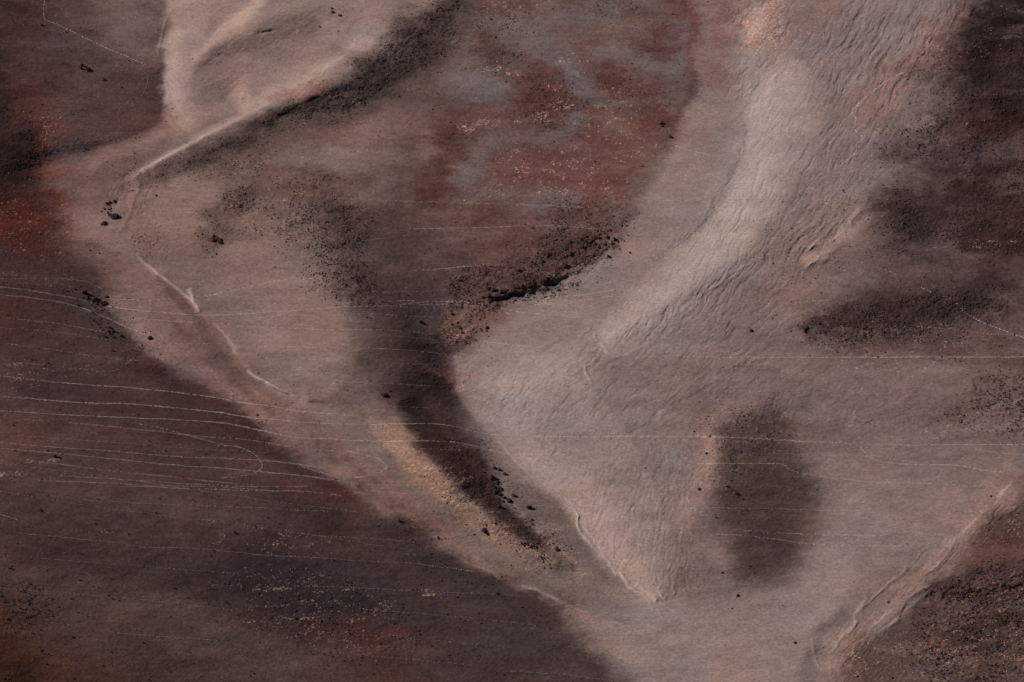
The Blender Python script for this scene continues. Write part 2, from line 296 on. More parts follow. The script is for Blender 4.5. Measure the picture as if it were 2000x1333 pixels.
# --- slope towards the sun side (rise per metre going right); land form comes from integrating it
SLP = [
 ('p', LOWLEFT, 18, -.22, 1),
 ('p', [(-900, 250), (40, 330), (80, 440), (150, 560), (200, 680), (300, 770), (500, 900), (780, 1050), (1000, 1160), (800, 1120), (400, 950), (100, 760), (-900, 600)], 60, -.28, 1),
 ('e', (100, 1240, 260, 90, 20), .8, -.28, 1),
 ('p', UPLEFT, 14, -.17, 1),
 ('p', [(120, -300), (345, -300), (330, 0), (310, 60), (312, 110), (200, 90)], 26, -.08, 1),
 ('s', [(305, 130, 14), (312, 180, 26), (300, 225, 24)], 16, -.26, 1),
 ('p', [(322, -900), (460, -900), (420, 0), (380, 110), (380, 200), (340, 240), (318, 222), (332, 192), (315, 130), (313, 80), (330, 36)], 9, .27, 1),
 ('p', [(420, 0), (900, -80), (760, 90), (600, 180), (530, 210), (520, 160), (600, 100), (480, 60), (400, 100)], 16, .12, 1),
 ('s', [(392, 135, 10), (430, 105, 18), (480, 85, 24), (600, 50, 30)], 16, -.1, 1),
 ('s', [(372, 118, 6), (410, 75, 10), (450, 45, 11), (520, 0, 11)], 8, .42, 1),
 ('e', (430, 190, 46, 50, 0), .8, -.06, 1),
 ('s', [(545, 235, 16), (640, 200, 22), (740, 150, 30), (840, 60, 34)], 16, -.16, 1),
 ('e', (440, 235, 60, 20, -25), .7, -.12, 1),
 ('e', (485, 190, 22, 34, 10), .6, .34, 1),
 ('s', [(520, 200, 10), (600, 160, 12), (680, 110, 12), (760, 50, 10)], 10, .26, 1),
 ('s', [(250, 350, 5), (330, 300, 6), (420, 252, 7), (480, 225, 6)], 5, .38, 0),
 ('s', [(190, 320, 12), (250, 285, 14), (310, 255, 12)], 12, .26, 1),
 ('s', [(330, 345, 8), (420, 300, 16), (520, 258, 20), (640, 212, 22), (760, 150, 26), (860, 60, 30)], 14, -.09, 1),
 ('p', [(225, 400), (330, 345), (420, 330), (420, 460), (380, 560), (300, 520), (250, 440)], 18, .14, 1),
 ('s', [(225, 410, 4), (255, 390, 5), (262, 350, 5)], 5, .36, 1),
 ('p', [(290, 520), (420, 480), (600, 490), (680, 600), (700, 720), (640, 780), (600, 780), (500, 740), (460, 690), (430, 640), (390, 605)], 9, .13, 0),
 ('s', [(300, 530, 4), (340, 562, 6), (385, 600, 8)], 5, .34, 0),
 ('s', [(235, 560, 14), (250, 600, 20), (280, 660, 16)], 16, .16, 1),
 ('s', [(265, 575, 12), (330, 660, 18), (390, 640, 18), (430, 700, 14)], 12, -.02, 1),
 ('s', [(310, 545, 6), (375, 610, 10), (425, 690, 9), (480, 745, 8), (560, 790, 8)], 6, -.16, 0),
 ('s', [(520, 748, 3), (560, 768, 4), (598, 781, 5)], 3, .5, 0),
 ('s', [(440, 640, 3), (458, 680, 4), (490, 725, 4)], 4, .25, 0),
 ('s', [(420, 735, 10), (540, 820, 8), (640, 880, 8), (700, 950, 8)], 8, .10, 1),
 ('p', [(640, 400), (760, 400), (880, 620), (870, 760), (790, 810), (700, 700), (680, 540)], 50, -.15, 1),
 ('s', [(800, 640, 22), (835, 700, 28), (870, 770, 30), (905, 850, 28), (955, 925, 20)], 26, -.30, 0),
 ('s', [(740, 822, 12), (790, 880, 22), (850, 940, 26), (915, 1000, 26), (990, 1052, 24), (1070, 1095, 16)], 7, .26, 1),
 ('s', [(800, 800, 24), (860, 880, 26), (925, 955, 22), (985, 1015, 16), (1050, 1065, 12), (1120, 1108, 7)], 9, -.36, 0),
 ('p', [(960, 890), (1050, 955), (1105, 1000), (1135, 1050), (1230, 1150), (1150, 1115), (1080, 1065), (1010, 990)], 6, -.08, 0),
 ('p', [(885, 690), (900, 780), (960, 850), (1050, 945), (1110, 990), (1140, 1045), (1190, 1105), (1280, 1180), (1330, 1100), (1260, 900), (1180, 780), (1080, 700), (960, 660)], 6, .15, 0),
 ('s', [(905, 760, 14), (970, 845, 12), (1060, 930, 14), (1120, 985, 12), (1200, 1080, 16), (1270, 1160, 12)], 10, .24, 0),
 ('p', [(950, 640), (1000, 600), (1200, 480), (1320, 300), (1360, 120), (1460, 250), (1430, 370), (1320, 480), (1200, 600), (1150, 650)], 12, .08, 1),
 ('s', [(1350, 150, 10), (1310, 280, 14), (1230, 420, 16), (1190, 500, 10)], 12, -.05, 1),
 ('p', [(1450, 230), (1520, 100), (1620, 150), (1600, 300), (1450, 500), (1250, 620), (1180, 680), (1165, 640), (1320, 480), (1430, 370)], 12, .22, 0),
 ('p', [(1600, 0), (1900, 0), (1750, 250), (1600, 500), (1400, 650), (1500, 450), (1620, 250)], 40, .03, 1),
 ('s', [(1448, 240, 4), (1440, 320, 5), (1400, 410, 6), (1320, 480, 5)], 11, -.05, 1),
 ('s', [(1700, 420, 8), (1640, 470, 8), (1580, 500, 7)], 7, .3, 1),
 ('s', [(1480, 40, 24), (1460, 80, 10)], 14, .26, 1),
 ('p', [(1880, -900), (1860, 100), (1830, 220), (1900, 300), (2900, 300), (2900, -900)], 40, -.16, 1),
 ('p', [(1780, 330), (2900, 300), (2900, 700), (1850, 560), (1720, 460)], 50, -.08, 1),
 ('s', [(1340, 1020, 20), (1370, 900, 24), (1420, 810, 24), (1480, 780, 14)], 20, .17, 1),
 ('p', [(1400, 820), (1520, 800), (1590, 900), (1600, 1020), (1540, 1140), (1450, 1130), (1400, 1000)], 30, -.15, 1),
 ('e', (1640, 1080, 70, 90, 0), .8, .1, 1),
 ('s', [(1190, 1215, 10), (1090, 1175, 10), (1000, 1135, 9), (930, 1095, 8)], 7, .22, 0),
 ('s', [(1980, 930, 8), (1900, 1020, 10), (1860, 1060, 9), (1800, 1130, 10), (1700, 1210, 10), (1630, 1300, 12)], 12, .12, 1),
 ('p', [(2900, 920), (1980, 960), (1880, 1060), (1800, 1150), (1680, 1240), (1650, 1300), (1660, 1900), (2900, 1900)], 30, -.09, 1),
 ('s', [(1570, 1400, 14), (1590, 1260, 14), (1640, 1200, 10)], 10, -.1, 1),
 ('s', [(1220, 1400, 60), (1120, 1290, 50), (1060, 1230, 20)], 34, -.16, 0),
 ('s', [(1050, 575, 9), (960, 590, 7)], 7, -.22, 3),
 ('s', [(1190, 485, 7), (1120, 525, 8), (1060, 558, 8)], 7, -.12, 3),
]
sl = np.full(LU.shape, 0.03, np.float32)
for kind, pts, blur, val, wp in SLP:
    m = blob_mask(kind, pts, blur, wp); sl = sl*(1-m)+val*m
sl = sl*sst((LU+260)/300)*sst((2260-LU)/300)*1.4+fbm(LU, LV, 160, 90, 21, 4)*.03
DX, DY = ST*.18, ST*.2546
def land_from_slope(s):
    """least-squares surface whose eastward slope is s, otherwise as level as it can be"""
    s = s-np.median(s)*0; s2 = np.concatenate([s, -s[:, ::-1]], 1); s2 = np.concatenate([s2, s2[::-1]], 0)
    F = np.fft.fft2(s2); kx = 2*np.pi*np.fft.fftfreq(s2.shape[1], DX)[None]; ky = 2*np.pi*np.fft.fftfreq(s2.shape[0], DY)[:, None]
    H = -1j*kx*F/(kx**2+0.08*ky**2+3e-6); H[0, 0] = 0
    return np.real(np.fft.ifft2(H))[:s.shape[0], :s.shape[1]].astype(np.float32)
LH = land_from_slope(sl)
print('relief', LH.min(), LH.max()); _g = np.gradient(LH, DX, axis=1); print('slope fit', np.corrcoef(_g.ravel(), sl.ravel())[0, 1], np.std(_g)/np.std(sl))

# ------------------------------------------------------------------ the fine land sheet
def axis(a, b, step, lo, hi):
    core = np.arange(a, b+step, step); out = [core]
    x, s, l = core[0], step, []
    while x > lo: s *= 1.22; x -= s; l.append(x)
    r = []; x, s = core[-1], step
    while x < hi: s *= 1.22; x += s; r.append(x)
    return np.concatenate([np.array(l[::-1]), core, np.array(r)])
STEP = 1.3
AU = axis(-70, 2070, STEP, -5000, 7000); AV = axis(-70, 1403, STEP, -2600, 3600)
def cubic(F, x0, st, X, ax):
    """Catmull-Rom resampling along one axis, clamped beyond the survey"""
    t = (np.clip(X, x0, x0+st*(F.shape[ax]-1))-x0)/st; i = np.floor(t).astype(int); f = t-i; n = F.shape[ax]
    ws = [(-f+2*f*f-f**3)/2, (2-5*f*f+3*f**3)/2, (f+4*f*f-3*f**3)/2, (-f*f+f**3)/2]; o = 0
    for j, wj in enumerate(ws):
        idx = np.clip(i+j-1, 0, n-1); sh = [1]*F.ndim; sh[ax] = -1
        o = o+np.take(F, idx, ax)*wj.reshape(sh).astype(np.float32)
    return o
def up(F): return cubic(cubic(F, U0, ST, AU, 1), V0, ST, AV, 0)
GU, GV = np.meshgrid(AU.astype(np.float32), AV.astype(np.float32))
H = up(LH)
def fetch(F, X, Y):
    x = np.clip((X-U0)/ST, 0, F.shape[1]-1.001); y = np.clip((Y-V0)/ST, 0, F.shape[0]-1.001); i = x.astype(np.int32); j = y.astype(np.int32)
    fx = (x-i)[..., None]; fy = (y-j)[..., None]
    return (F[j, i]*(1-fx)+F[j, i+1]*fx)*(1-fy)+(F[j+1, i]*(1-fx)+F[j+1, i+1]*fx)*fy
# the beds interfinger along ragged, wind-drawn edges
JU = fbm(GU, GV, 26, 9, 70, 5, gain=.75)*11; JV = fbm(GU, GV, 26, 9, 76, 5, gain=.75)*6
C = np.clip(fetch(base, GU+JU, GV+JV), 0.002, 1).astype(np.float32)
outw = np.maximum(np.maximum(-300-GU, GU-2300), np.maximum(-300-GV, GV-1633)); far = sst(outw/900)
H = H*(1-far)+far*fbm(GU, GV, 900, 600, 40, 4)*30
C = C*(1-far[..., None])+far[..., None]*lin((96, 78, 72))*(1+.35*fbm(GU, GV, 500, 250, 44, 4)[..., None])
infr = (outw < 0)

def mask(kind, pts, blur, wp=1):                       # survey mask brought up to the fine sheet
    return np.clip(up(blob_mask(kind, pts, blur, wp)), 0, 1)
def box(pts, pad):
    p = np.array(pts)[:, :2]; a = p.min(0)-pad; b = p.max(0)+pad
    i0, i1 = np.searchsorted(AU, [a[0], b[0]]); j0, j1 = np.searchsorted(AV, [a[1], b[1]])
    return slice(j0, j1), slice(i0, i1)
# broad wind streaks and patchiness of the ash
big = fbm(GU, GV, 60, 22, 11, 5); dk_ = np.clip((.24-C[..., 1])/.16, .35, 1); C *= (1+.16*big*dk_)[..., None]
mid = fbm(GU, GV, 16, 4.5, 12, 4); C *= (1+.10*mid*dk_)[..., None]
stk = fbm(GU, GV, 130, 5, 18, 3, ang=R(3), gain=.7); C *= (1+.055*stk*np.clip(((0.2-C[..., 1])/.15), .25, 1))[..., None]
hue = fbm(GU, GV, 120, 60, 14, 4); C[..., 0] *= 1+.05*hue; C[..., 2] *= 1-.05*hue
rough = np.clip((0.16-C[..., 1])/.12, 0, 1)             # the dark beds are the coarse ones
fine = fbm(GU, GV, 5, 3, 15, 3, gain=.8); C *= (1+(.05+.13*rough)*fine)[..., None]
H += fine*(.02+.03*rough)+mid*.02+big*.12
# --- rippled sand
RAMP = .25
def ripples(kind, pts, blur, wl, amp, ang, k, ln=4.5, wp=1):
    m = mask(kind, pts, blur, wp); js = np.where(m.max(1) > .01)[0]; is_ = np.where(m.max(0) > .01)[0]
    s = (slice(js[0], js[-1]+1), slice(is_[0], is_[-1]+1)); u, v = GU[s], GV[s]
    uu = u+fbm(u, v, 40, 40, k+3, 2)*6; vv = v+fbm(u, v, 40, 40, k+5, 2)*6
    n = fbm(uu, vv, wl*ln, wl, k, 4, ang=ang, gain=.6)*(.55+.9*vn(u/60+k, v/45, k+9))
    rd = 1-np.abs(n)*1.6
    H[s] += (RAMP*m[s]*amp*(0.7*n+0.3*np.clip(rd, 0, 1)**2)).astype(np.float32)
ripples('p', [(1440, 120), (1640, 0), (1960, 0), (1800, 200), (1700, 330), (1600, 500), (1400, 620), (1200, 670), (1300, 520), (1440, 350)], 50, 7, .8, R(-56), 20, 4.0)
ripples('p', [(1640, 0), (1930, 0), (1800, 150), (1690, 260), (1620, 200)], 30, 11, .95, R(-58), 24, 3.5)
ripples('p', [(1180, 640), (1400, 560), (1560, 600), (1500, 760), (1300, 850), (1100, 850), (950, 800), (900, 720), (1050, 690)], 50, 9, .65, R(-35), 26, 3.2)
ripples('p', [(920, 780), (1150, 700), (1350, 900), (1320, 1150), (1280, 1180), (1180, 1080), (1050, 930)], 30, 9, .42, R(-60), 28, 4.0)
ripples('p', [(1150, 980), (1330, 950), (1380, 1140), (1290, 1180), (1190, 1080)], 20, 7, .42, R(-80), 32, 6.0)
ripples('p', [(340, 0), (900, -60), (760, 90), (540, 200), (400, 200), (340, 120)], 30, 11, .42, R(-32), 34, 5.0)
ripples('p', [(1300, 880), (1380, 780), (1560, 770), (1580, 830), (1440, 850), (1380, 1000), (1320, 1120), (1250, 1050)], 20, 5, .28, R(-70), 36, 2.5)
ripples('p', [(1560, 700), (1800, 720), (1850, 860), (1650, 850), (1500, 800)], 40, 12, .5, R(-25), 38, 3.0)
ripples('p', [(1560, 400), (1740, 330), (1700, 420), (1600, 520), (1500, 580)], 20, 8, .6, R(-48), 22, 5.0)
ripples('p', [(740, 815), (800, 830), (900, 950), (1100, 1090), (1060, 1110), (900, 1040), (800, 930)], 12, 4.5, .28, R(-40), 30, 1.6)
ripples('p', [(1150, 1200), (1600, 1150), (1650, 1400), (1250, 1400)], 40, 10, .22, R(-3), 31, 4.0)
ripples('p', [(1650, 1333), (1620, 1240), (1800, 1100), (1960, 950), (2000, 980), (1820, 1160), (1700, 1260)], 20, 10, .8, R(-45), 33, 5.0)
ripples('p', [(220, 380), (280, 330), (350, 330), (300, 420), (340, 500), (290, 540), (240, 460)], 12, 6, .5, R(-70), 35, 2.5)
ripples('s', [(1170, 640, 14), (1240, 570, 14), (1320, 480, 13), (1400, 410, 12), (1440, 330, 10), (1450, 230, 8)], 8, 4.2, .5, R(-50), 39, 2.6)
ripples('e', (1490, 45, 70, 55, 0), .5, 9, .9, R(-35), 37, 1.8)
# --- small levees, cracks and slip edges: a wandering little bank
def bank(pts, wd, hgt, wig=4, k=0, tint=0, side=0):
    P = smooth_pts(pts, 2); s = box(P, 30); u, v = GU[s], GV[s]
    uu = u+fbm(u, v, 34, 34, 40+k, 4)*wig*1.2; vv = v+fbm(u, v, 34, 34, 45+k, 4)*wig*1.2
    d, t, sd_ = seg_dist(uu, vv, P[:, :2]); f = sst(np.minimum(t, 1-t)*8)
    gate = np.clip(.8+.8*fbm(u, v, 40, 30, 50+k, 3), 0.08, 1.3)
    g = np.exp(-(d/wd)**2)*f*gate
    if side: g = np.where(sd_*side > 0, g, np.exp(-(d/(wd*.45))**2)*f*gate)
    H[s] += hgt*g*(.30 if hgt > 0 else .8)
    if tint > 0: q_ = np.clip(tint*3.6*g, 0, .8)[..., None]; C[s] = C[s]*(1-q_)+q_*np.float32([.30, .245, .22])  # positive tint paints sunlit bank faces pale
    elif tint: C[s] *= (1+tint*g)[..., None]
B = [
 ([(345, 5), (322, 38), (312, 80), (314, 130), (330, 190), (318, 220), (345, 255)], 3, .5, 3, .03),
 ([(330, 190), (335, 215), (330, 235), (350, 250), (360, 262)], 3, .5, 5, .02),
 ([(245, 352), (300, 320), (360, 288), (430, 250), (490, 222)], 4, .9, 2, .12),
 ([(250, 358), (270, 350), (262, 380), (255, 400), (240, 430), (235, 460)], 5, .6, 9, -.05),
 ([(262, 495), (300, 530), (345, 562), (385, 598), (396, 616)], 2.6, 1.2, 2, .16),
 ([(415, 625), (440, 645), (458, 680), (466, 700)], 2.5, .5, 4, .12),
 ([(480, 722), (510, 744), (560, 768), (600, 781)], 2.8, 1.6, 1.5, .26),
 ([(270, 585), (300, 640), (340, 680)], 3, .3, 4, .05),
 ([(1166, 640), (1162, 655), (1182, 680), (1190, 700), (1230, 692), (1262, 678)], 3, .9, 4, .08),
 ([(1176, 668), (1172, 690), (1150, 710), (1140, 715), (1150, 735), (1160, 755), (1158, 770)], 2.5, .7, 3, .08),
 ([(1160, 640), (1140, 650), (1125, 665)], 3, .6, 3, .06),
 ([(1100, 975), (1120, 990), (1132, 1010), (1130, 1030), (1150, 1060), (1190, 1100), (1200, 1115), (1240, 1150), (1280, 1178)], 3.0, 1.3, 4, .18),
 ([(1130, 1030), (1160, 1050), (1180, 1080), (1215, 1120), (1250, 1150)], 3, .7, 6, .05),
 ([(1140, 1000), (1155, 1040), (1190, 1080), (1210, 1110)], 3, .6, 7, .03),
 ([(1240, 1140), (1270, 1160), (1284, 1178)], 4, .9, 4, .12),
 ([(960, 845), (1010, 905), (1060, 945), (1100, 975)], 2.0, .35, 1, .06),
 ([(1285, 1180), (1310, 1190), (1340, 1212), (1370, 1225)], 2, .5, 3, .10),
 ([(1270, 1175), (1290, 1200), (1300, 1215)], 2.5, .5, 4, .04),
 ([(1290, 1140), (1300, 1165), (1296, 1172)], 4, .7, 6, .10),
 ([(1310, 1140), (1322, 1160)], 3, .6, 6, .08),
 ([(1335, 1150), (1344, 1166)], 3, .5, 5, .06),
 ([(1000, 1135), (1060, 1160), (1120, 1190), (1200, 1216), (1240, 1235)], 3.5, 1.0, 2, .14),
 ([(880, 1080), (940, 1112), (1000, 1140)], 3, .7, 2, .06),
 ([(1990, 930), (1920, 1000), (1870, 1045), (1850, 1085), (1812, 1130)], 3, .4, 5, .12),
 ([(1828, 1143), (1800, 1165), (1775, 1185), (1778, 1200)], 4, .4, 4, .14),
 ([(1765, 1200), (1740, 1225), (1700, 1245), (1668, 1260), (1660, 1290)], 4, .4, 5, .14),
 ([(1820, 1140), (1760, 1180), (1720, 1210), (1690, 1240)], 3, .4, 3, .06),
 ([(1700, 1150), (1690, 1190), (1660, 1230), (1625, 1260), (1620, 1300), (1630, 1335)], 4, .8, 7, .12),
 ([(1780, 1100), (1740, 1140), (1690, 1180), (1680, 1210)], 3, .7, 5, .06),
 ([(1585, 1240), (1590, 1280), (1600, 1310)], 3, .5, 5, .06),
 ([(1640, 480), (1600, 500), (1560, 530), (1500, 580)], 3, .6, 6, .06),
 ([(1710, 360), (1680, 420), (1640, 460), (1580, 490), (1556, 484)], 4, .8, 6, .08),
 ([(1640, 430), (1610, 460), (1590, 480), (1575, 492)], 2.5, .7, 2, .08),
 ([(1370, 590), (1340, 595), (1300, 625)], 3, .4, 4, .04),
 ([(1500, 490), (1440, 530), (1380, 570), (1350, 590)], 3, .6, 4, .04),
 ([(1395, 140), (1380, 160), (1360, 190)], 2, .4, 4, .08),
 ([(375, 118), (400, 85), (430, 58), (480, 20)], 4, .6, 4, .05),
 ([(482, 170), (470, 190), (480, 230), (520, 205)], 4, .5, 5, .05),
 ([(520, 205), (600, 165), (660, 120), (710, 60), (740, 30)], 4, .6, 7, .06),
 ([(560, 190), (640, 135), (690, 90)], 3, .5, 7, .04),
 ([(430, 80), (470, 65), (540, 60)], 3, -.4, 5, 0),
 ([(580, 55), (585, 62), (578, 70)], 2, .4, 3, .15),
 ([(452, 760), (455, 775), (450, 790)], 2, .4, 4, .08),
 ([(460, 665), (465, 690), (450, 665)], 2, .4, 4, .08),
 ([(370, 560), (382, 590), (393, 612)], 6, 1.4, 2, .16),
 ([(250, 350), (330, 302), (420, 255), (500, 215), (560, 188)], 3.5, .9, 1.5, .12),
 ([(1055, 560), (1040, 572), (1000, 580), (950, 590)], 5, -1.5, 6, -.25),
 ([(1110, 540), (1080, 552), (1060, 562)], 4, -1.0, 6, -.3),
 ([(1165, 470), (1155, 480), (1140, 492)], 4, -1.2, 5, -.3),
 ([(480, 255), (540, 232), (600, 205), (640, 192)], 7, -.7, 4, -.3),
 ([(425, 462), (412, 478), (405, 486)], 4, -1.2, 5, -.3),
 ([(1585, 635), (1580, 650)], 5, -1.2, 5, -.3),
]
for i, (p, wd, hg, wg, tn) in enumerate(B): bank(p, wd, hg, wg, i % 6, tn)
# --- gullies carrying fine streaks down the strip
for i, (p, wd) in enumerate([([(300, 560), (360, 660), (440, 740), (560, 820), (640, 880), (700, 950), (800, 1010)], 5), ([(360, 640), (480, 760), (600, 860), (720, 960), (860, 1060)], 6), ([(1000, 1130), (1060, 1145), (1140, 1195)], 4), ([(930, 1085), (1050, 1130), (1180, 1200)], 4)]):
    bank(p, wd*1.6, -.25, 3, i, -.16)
# --- pale weathered chips scattered in the red and dark beds
FLK = [ # region, blur, strength
 ('e', (88, 268, 32, 40, -10), .7, 1.0), ('e', (45, 440, 90, 60, 10), .8, .5), ('e', (75, 907, 26, 4, 4), .6, 2.4), ('e', (12, 931, 30, 4, 0), .6, 2.4),
 ('p', [(880, 130), (960, 110), (980, 135), (940, 140)], 10, .8), ('s', [(890, 130, 6), (960, 122, 8), (1010, 140, 6)], 8, 1.2),
 ('e', (920, 240, 26, 14, -20), .6, 1.6), ('s', [(960, 240, 6), (1040, 245, 6), (1100, 220, 8), (1090, 160, 5)], 6, 1.4),
 ('s', [(1100, 100, 6), (1150, 135, 6)], 6, 1.4), ('p', [(980, 280), (1100, 280), (1200, 340), (1180, 400), (1000, 390), (960, 330)], 14, .75),
 ('p', [(1100, 180), (1260, 210), (1300, 300), (1180, 330), (1120, 240)], 14, .5), ('e', (1220, 190, 30, 14, 30), .6, 1.0), ('e', (1060, 340, 40, 12, 10), .6, 1.3),
 ('e', (1030, 382, 90, 16, 0), .7, .6), ('e', (1070, 335, 90, 30, 10), .7, .7), ('s', [(1180, 340, 10), (1240, 350, 8)], 8, 1.2), ('s', [(1220, 380, 12), (1225, 400, 10)], 8, .7),
 ('e', (1490, 45, 50, 60, 0), .6, 2.2), ('e', (1530, 60, 60, 50, 0), .8, .7), ('s', [(960, 20, 20), (1050, 10, 14), (1010, 15, 10)], 14, .9),
 ('s', [(530, 345, 6), (560, 362, 5), (600, 376, 6)], 8, .8), ('s', [(600, 178, 4), (640, 165, 6)], 7, 1.1), ('s', [(680, 200, 6), (730, 195, 5)], 8, .6), ('e', (640, 245, 60, 8, -6), .7, .6),
 ('s', [(520, 320, 6), (640, 290, 6), (740, 280, 6)], 10, .5), ('e', (560, 385, 50, 6, -8), .7, .9), ('e', (970, 390, 40, 12, -20), .7, .9),
 ('p', [(120, 440), (0, 430), (0, 560), (160, 560)], 30, .25), ('s', [(745, 825, 12), (790, 870, 26), (850, 930, 30), (910, 990, 30), (980, 1045, 30), (1060, 1090, 22), (1120, 1110, 8)], 9, 1.0),
 ('s', [(835, 710, 5), (870, 730, 8), (905, 755, 5)], 6, 1.0), ('p', [(450, 1120), (700, 1120), (760, 1200), (650, 1260), (480, 1230)], 30, .7), ('e', (560, 1152, 30, 7, 0), .7, 2.0),
 ('e', (710, 1250, 70, 25, 10), .8, .7), ('e', (640, 1070, 40, 12, 10), .7, .8), ('e', (720, 1209, 12, 3, 0), .6, 2.2), ('e', (790, 1082, 16, 3, 10), .6, 1.6), ('e', (782, 1022, 16, 3, 15), .6, 1.6), ('e', (838, 1151, 16, 2.5, 0), .6, 1.6), ('e', (540, 1050, 40, 25, 0), .8, .6),
 ('e', (205, 1036, 12, 8, 0), .8, 1.2), ('s', [(260, 1062, 3), (330, 1072, 4)], 4, 1.2), ('e', (415, 1058, 20, 8, 0), .8, 1.2), ('p', [(0, 700), (200, 700), (150, 760), (0, 760)], 20, .3), ('e', (20, 740, 40, 20, 0), .8, .9),
 ('p', [(1660, 1260), (1800, 1230), (2050, 1050), (2050, 1340), (1660, 1340)], 20, 1.1), ('e', (1900, 1178, 60, 10, 0), .8, .7), ('e', (1720, 1290, 60, 30, 10), .8, .8),
 ('s', [(1900, 240, 8), (1980, 230, 8)], 12, .7), ('e', (1950, 90, 50, 20, -20), .7, .5), ('e', (1890, 480, 60, 12, 0), .8, .9), ('e', (1920, 60, 120, 60, 0), .8, .2),
 ('p', [(1350, 800), (1480, 765), (1570, 850), (1480, 900), (1400, 1000), (1320, 1020)], 26, .6), ('p', [(1600, 640), (1850, 640), (1900, 720), (1560, 720)], 24, .45), ('p', [(1700, 820), (1960, 830), (1900, 870), (1700, 860)], 16, .5),
 ('p', [(1550, 300), (1750, 200), (1700, 500), (1600, 620), (1450, 620)], 40, .25), ('p', [(840, 640), (960, 600), (990, 610), (900, 670)], 10, .7), ('e', (1970, 1180, 30, 6, 0), .8, 1.2), ('p', [(1880, 1000), (2050, 930), (2050, 1060), (1900, 1060)], 16, .7),
]
fm = np.zeros(LU.shape, np.float32)
for kind, pts, blur, st_ in FLK: fm = np.maximum(fm, blob_mask(kind, pts, blur, 2)*st_)
fm = up(fm)
n1 = fbm(GU, GV, 4.2, 1.9, 52, 3, ang=R(6), gain=.85)*1.08; n2 = fbm(GU, GV, 22, 8, 54, 3)
fl = sst((n1+.45*n2-(1.05-.42*np.minimum(fm, 2.4)))/.28)*np.clip(fm*3, 0, 1)
fl += sst((n1+.35*n2-1.22)/.2)*.4*rough*infr            # stray chips everywhere on the coarse beds
fl = np.clip(fl, 0, 1)*(far < .01)
chip = lin((172, 134, 116)); C = C*(1-.72*fl[..., None])+.72*fl[..., None]*chip
H += fl*.08
# --- black clinkers too small to count individually darken and roughen the rubble beds
RUB = [ # region, blur, density
 ('s', [(310, 342, 6), (360, 312, 9), (420, 290, 14), (500, 258, 20), (560, 235, 26), (640, 205, 28), (740, 160, 42), (800, 100, 46), (860, 50, 42), (900, 0, 34)], 20, .62),
 ('s', [(255, 355, 4), (290, 342, 7), (340, 335, 10), (420, 330, 12), (520, 300, 14)], 10, .6),
 ('s', [(405, 485, 8), (425, 455, 18), (450, 400, 20), (490, 370, 20)], 12, .85), ('e', (285, 462, 24, 14, 10), .7, .7),
 ('p', [(500, 420), (680, 380), (740, 470), (740, 600), (640, 570), (560, 500)], 18, .75), ('p', [(420, 380), (620, 330), (700, 380), (600, 460), (460, 430)], 26, .4),
 ('p', [(880, 540), (1000, 490), (1160, 445), (1200, 470), (1190, 500), (1060, 570), (960, 600), (880, 600)], 12, .9),
 ('p', [(1000, 480), (1060, 400), (1230, 380), (1220, 450), (1100, 480)], 18, .5), ('p', [(1020, 570), (1140, 520), (1120, 550), (1060, 585), (1000, 600), (960, 600)], 8, .8),
 ('p', [(840, 620), (960, 600), (960, 640), (880, 680), (820, 670)], 10, .6), ('e', (930, 950, 50, 60, 50), .6, .55), ('s', [(900, 870, 20), (960, 940, 24), (1010, 1000, 12), (1090, 1080, 8)], 12, .6),
 ('s', [(940, 1020, 16), (1020, 1070, 18), (1080, 1100, 14)], 10, .45),
 ('e', (1062, 190, 60, 60, 10), .5, .55), ('e', (980, 50, 60, 20, 0), .7, .4), ('s', [(930, 110, 12), (1010, 105, 14)], 10, .5), ('e', (1220, 20, 60, 20, 0), .7, .4), ('s', [(1200, 150, 20), (1290, 200, 20)], 16, .35),
 ('p', [(1560, 660), (1600, 610), (1700, 590), (1900, 570), (1980, 560), (1980, 640), (1800, 660), (1650, 680)], 20, .75), ('e', (1770, 430, 50, 55, 0), .7, .85), ('e', (1880, 450, 60, 30, 0), .7, .6),
 ('p', [(1760, 130), (1900, 60), (2050, 0), (2050, 500), (1900, 500), (1820, 300)], 30, .5), ('p', [(1700, 250), (1900, 200), (1900, 300), (1740, 340)], 20, .6), ('e', (1850, 255, 30, 14, 20), .7, .9),
 ('p', [(1880, 730), (2050, 720), (2050, 850), (1840, 830)], 24, .6), ('p', [(1840, 1160), (1900, 1110), (2050, 1060), (2050, 1340), (1800, 1330), (1770, 1230)], 30, .38), ('s', [(1850, 1165, 12), (1930, 1145, 14), (2020, 1140, 14)], 10, 1.0),
 ('p', [(0, 120), (60, 150), (80, 320), (0, 340)], 30, .22), ('p', [(0, 1110), (60, 1140), (140, 1220), (60, 1240), (0, 1220)], 20, .4), ('s', [(140, 560, 14), (200, 620, 26), (260, 680, 20), (330, 730, 14)], 16, .3),
 ('p', [(1360, 790), (1500, 790), (1500, 900), (1380, 940)], 24, .25), ('s', [(320, 735, 6), (420, 790, 8), (550, 880, 10)], 12, .25), ('e', (650, 20, 50, 16, 20), .7, .12), ('p', [(400, 740), (1000, 700), (1000, 760), (500, 800)], 40, .03),
 ('s', [(700, 1000, 10), (850, 1070, 14), (960, 1150, 12)], 16, .2), ('e', (620, 1190, 170, 70, 10), .7, .2), ('p', [(1460, 430), (1720, 300), (1700, 560), (1500, 620)], 60, .06),
]
rm = np.zeros(LU.shape, np.float32)
for kind, pts, blur, st_ in RUB: rm = np.maximum(rm, blob_mask(kind, pts, blur, 2)*st_)
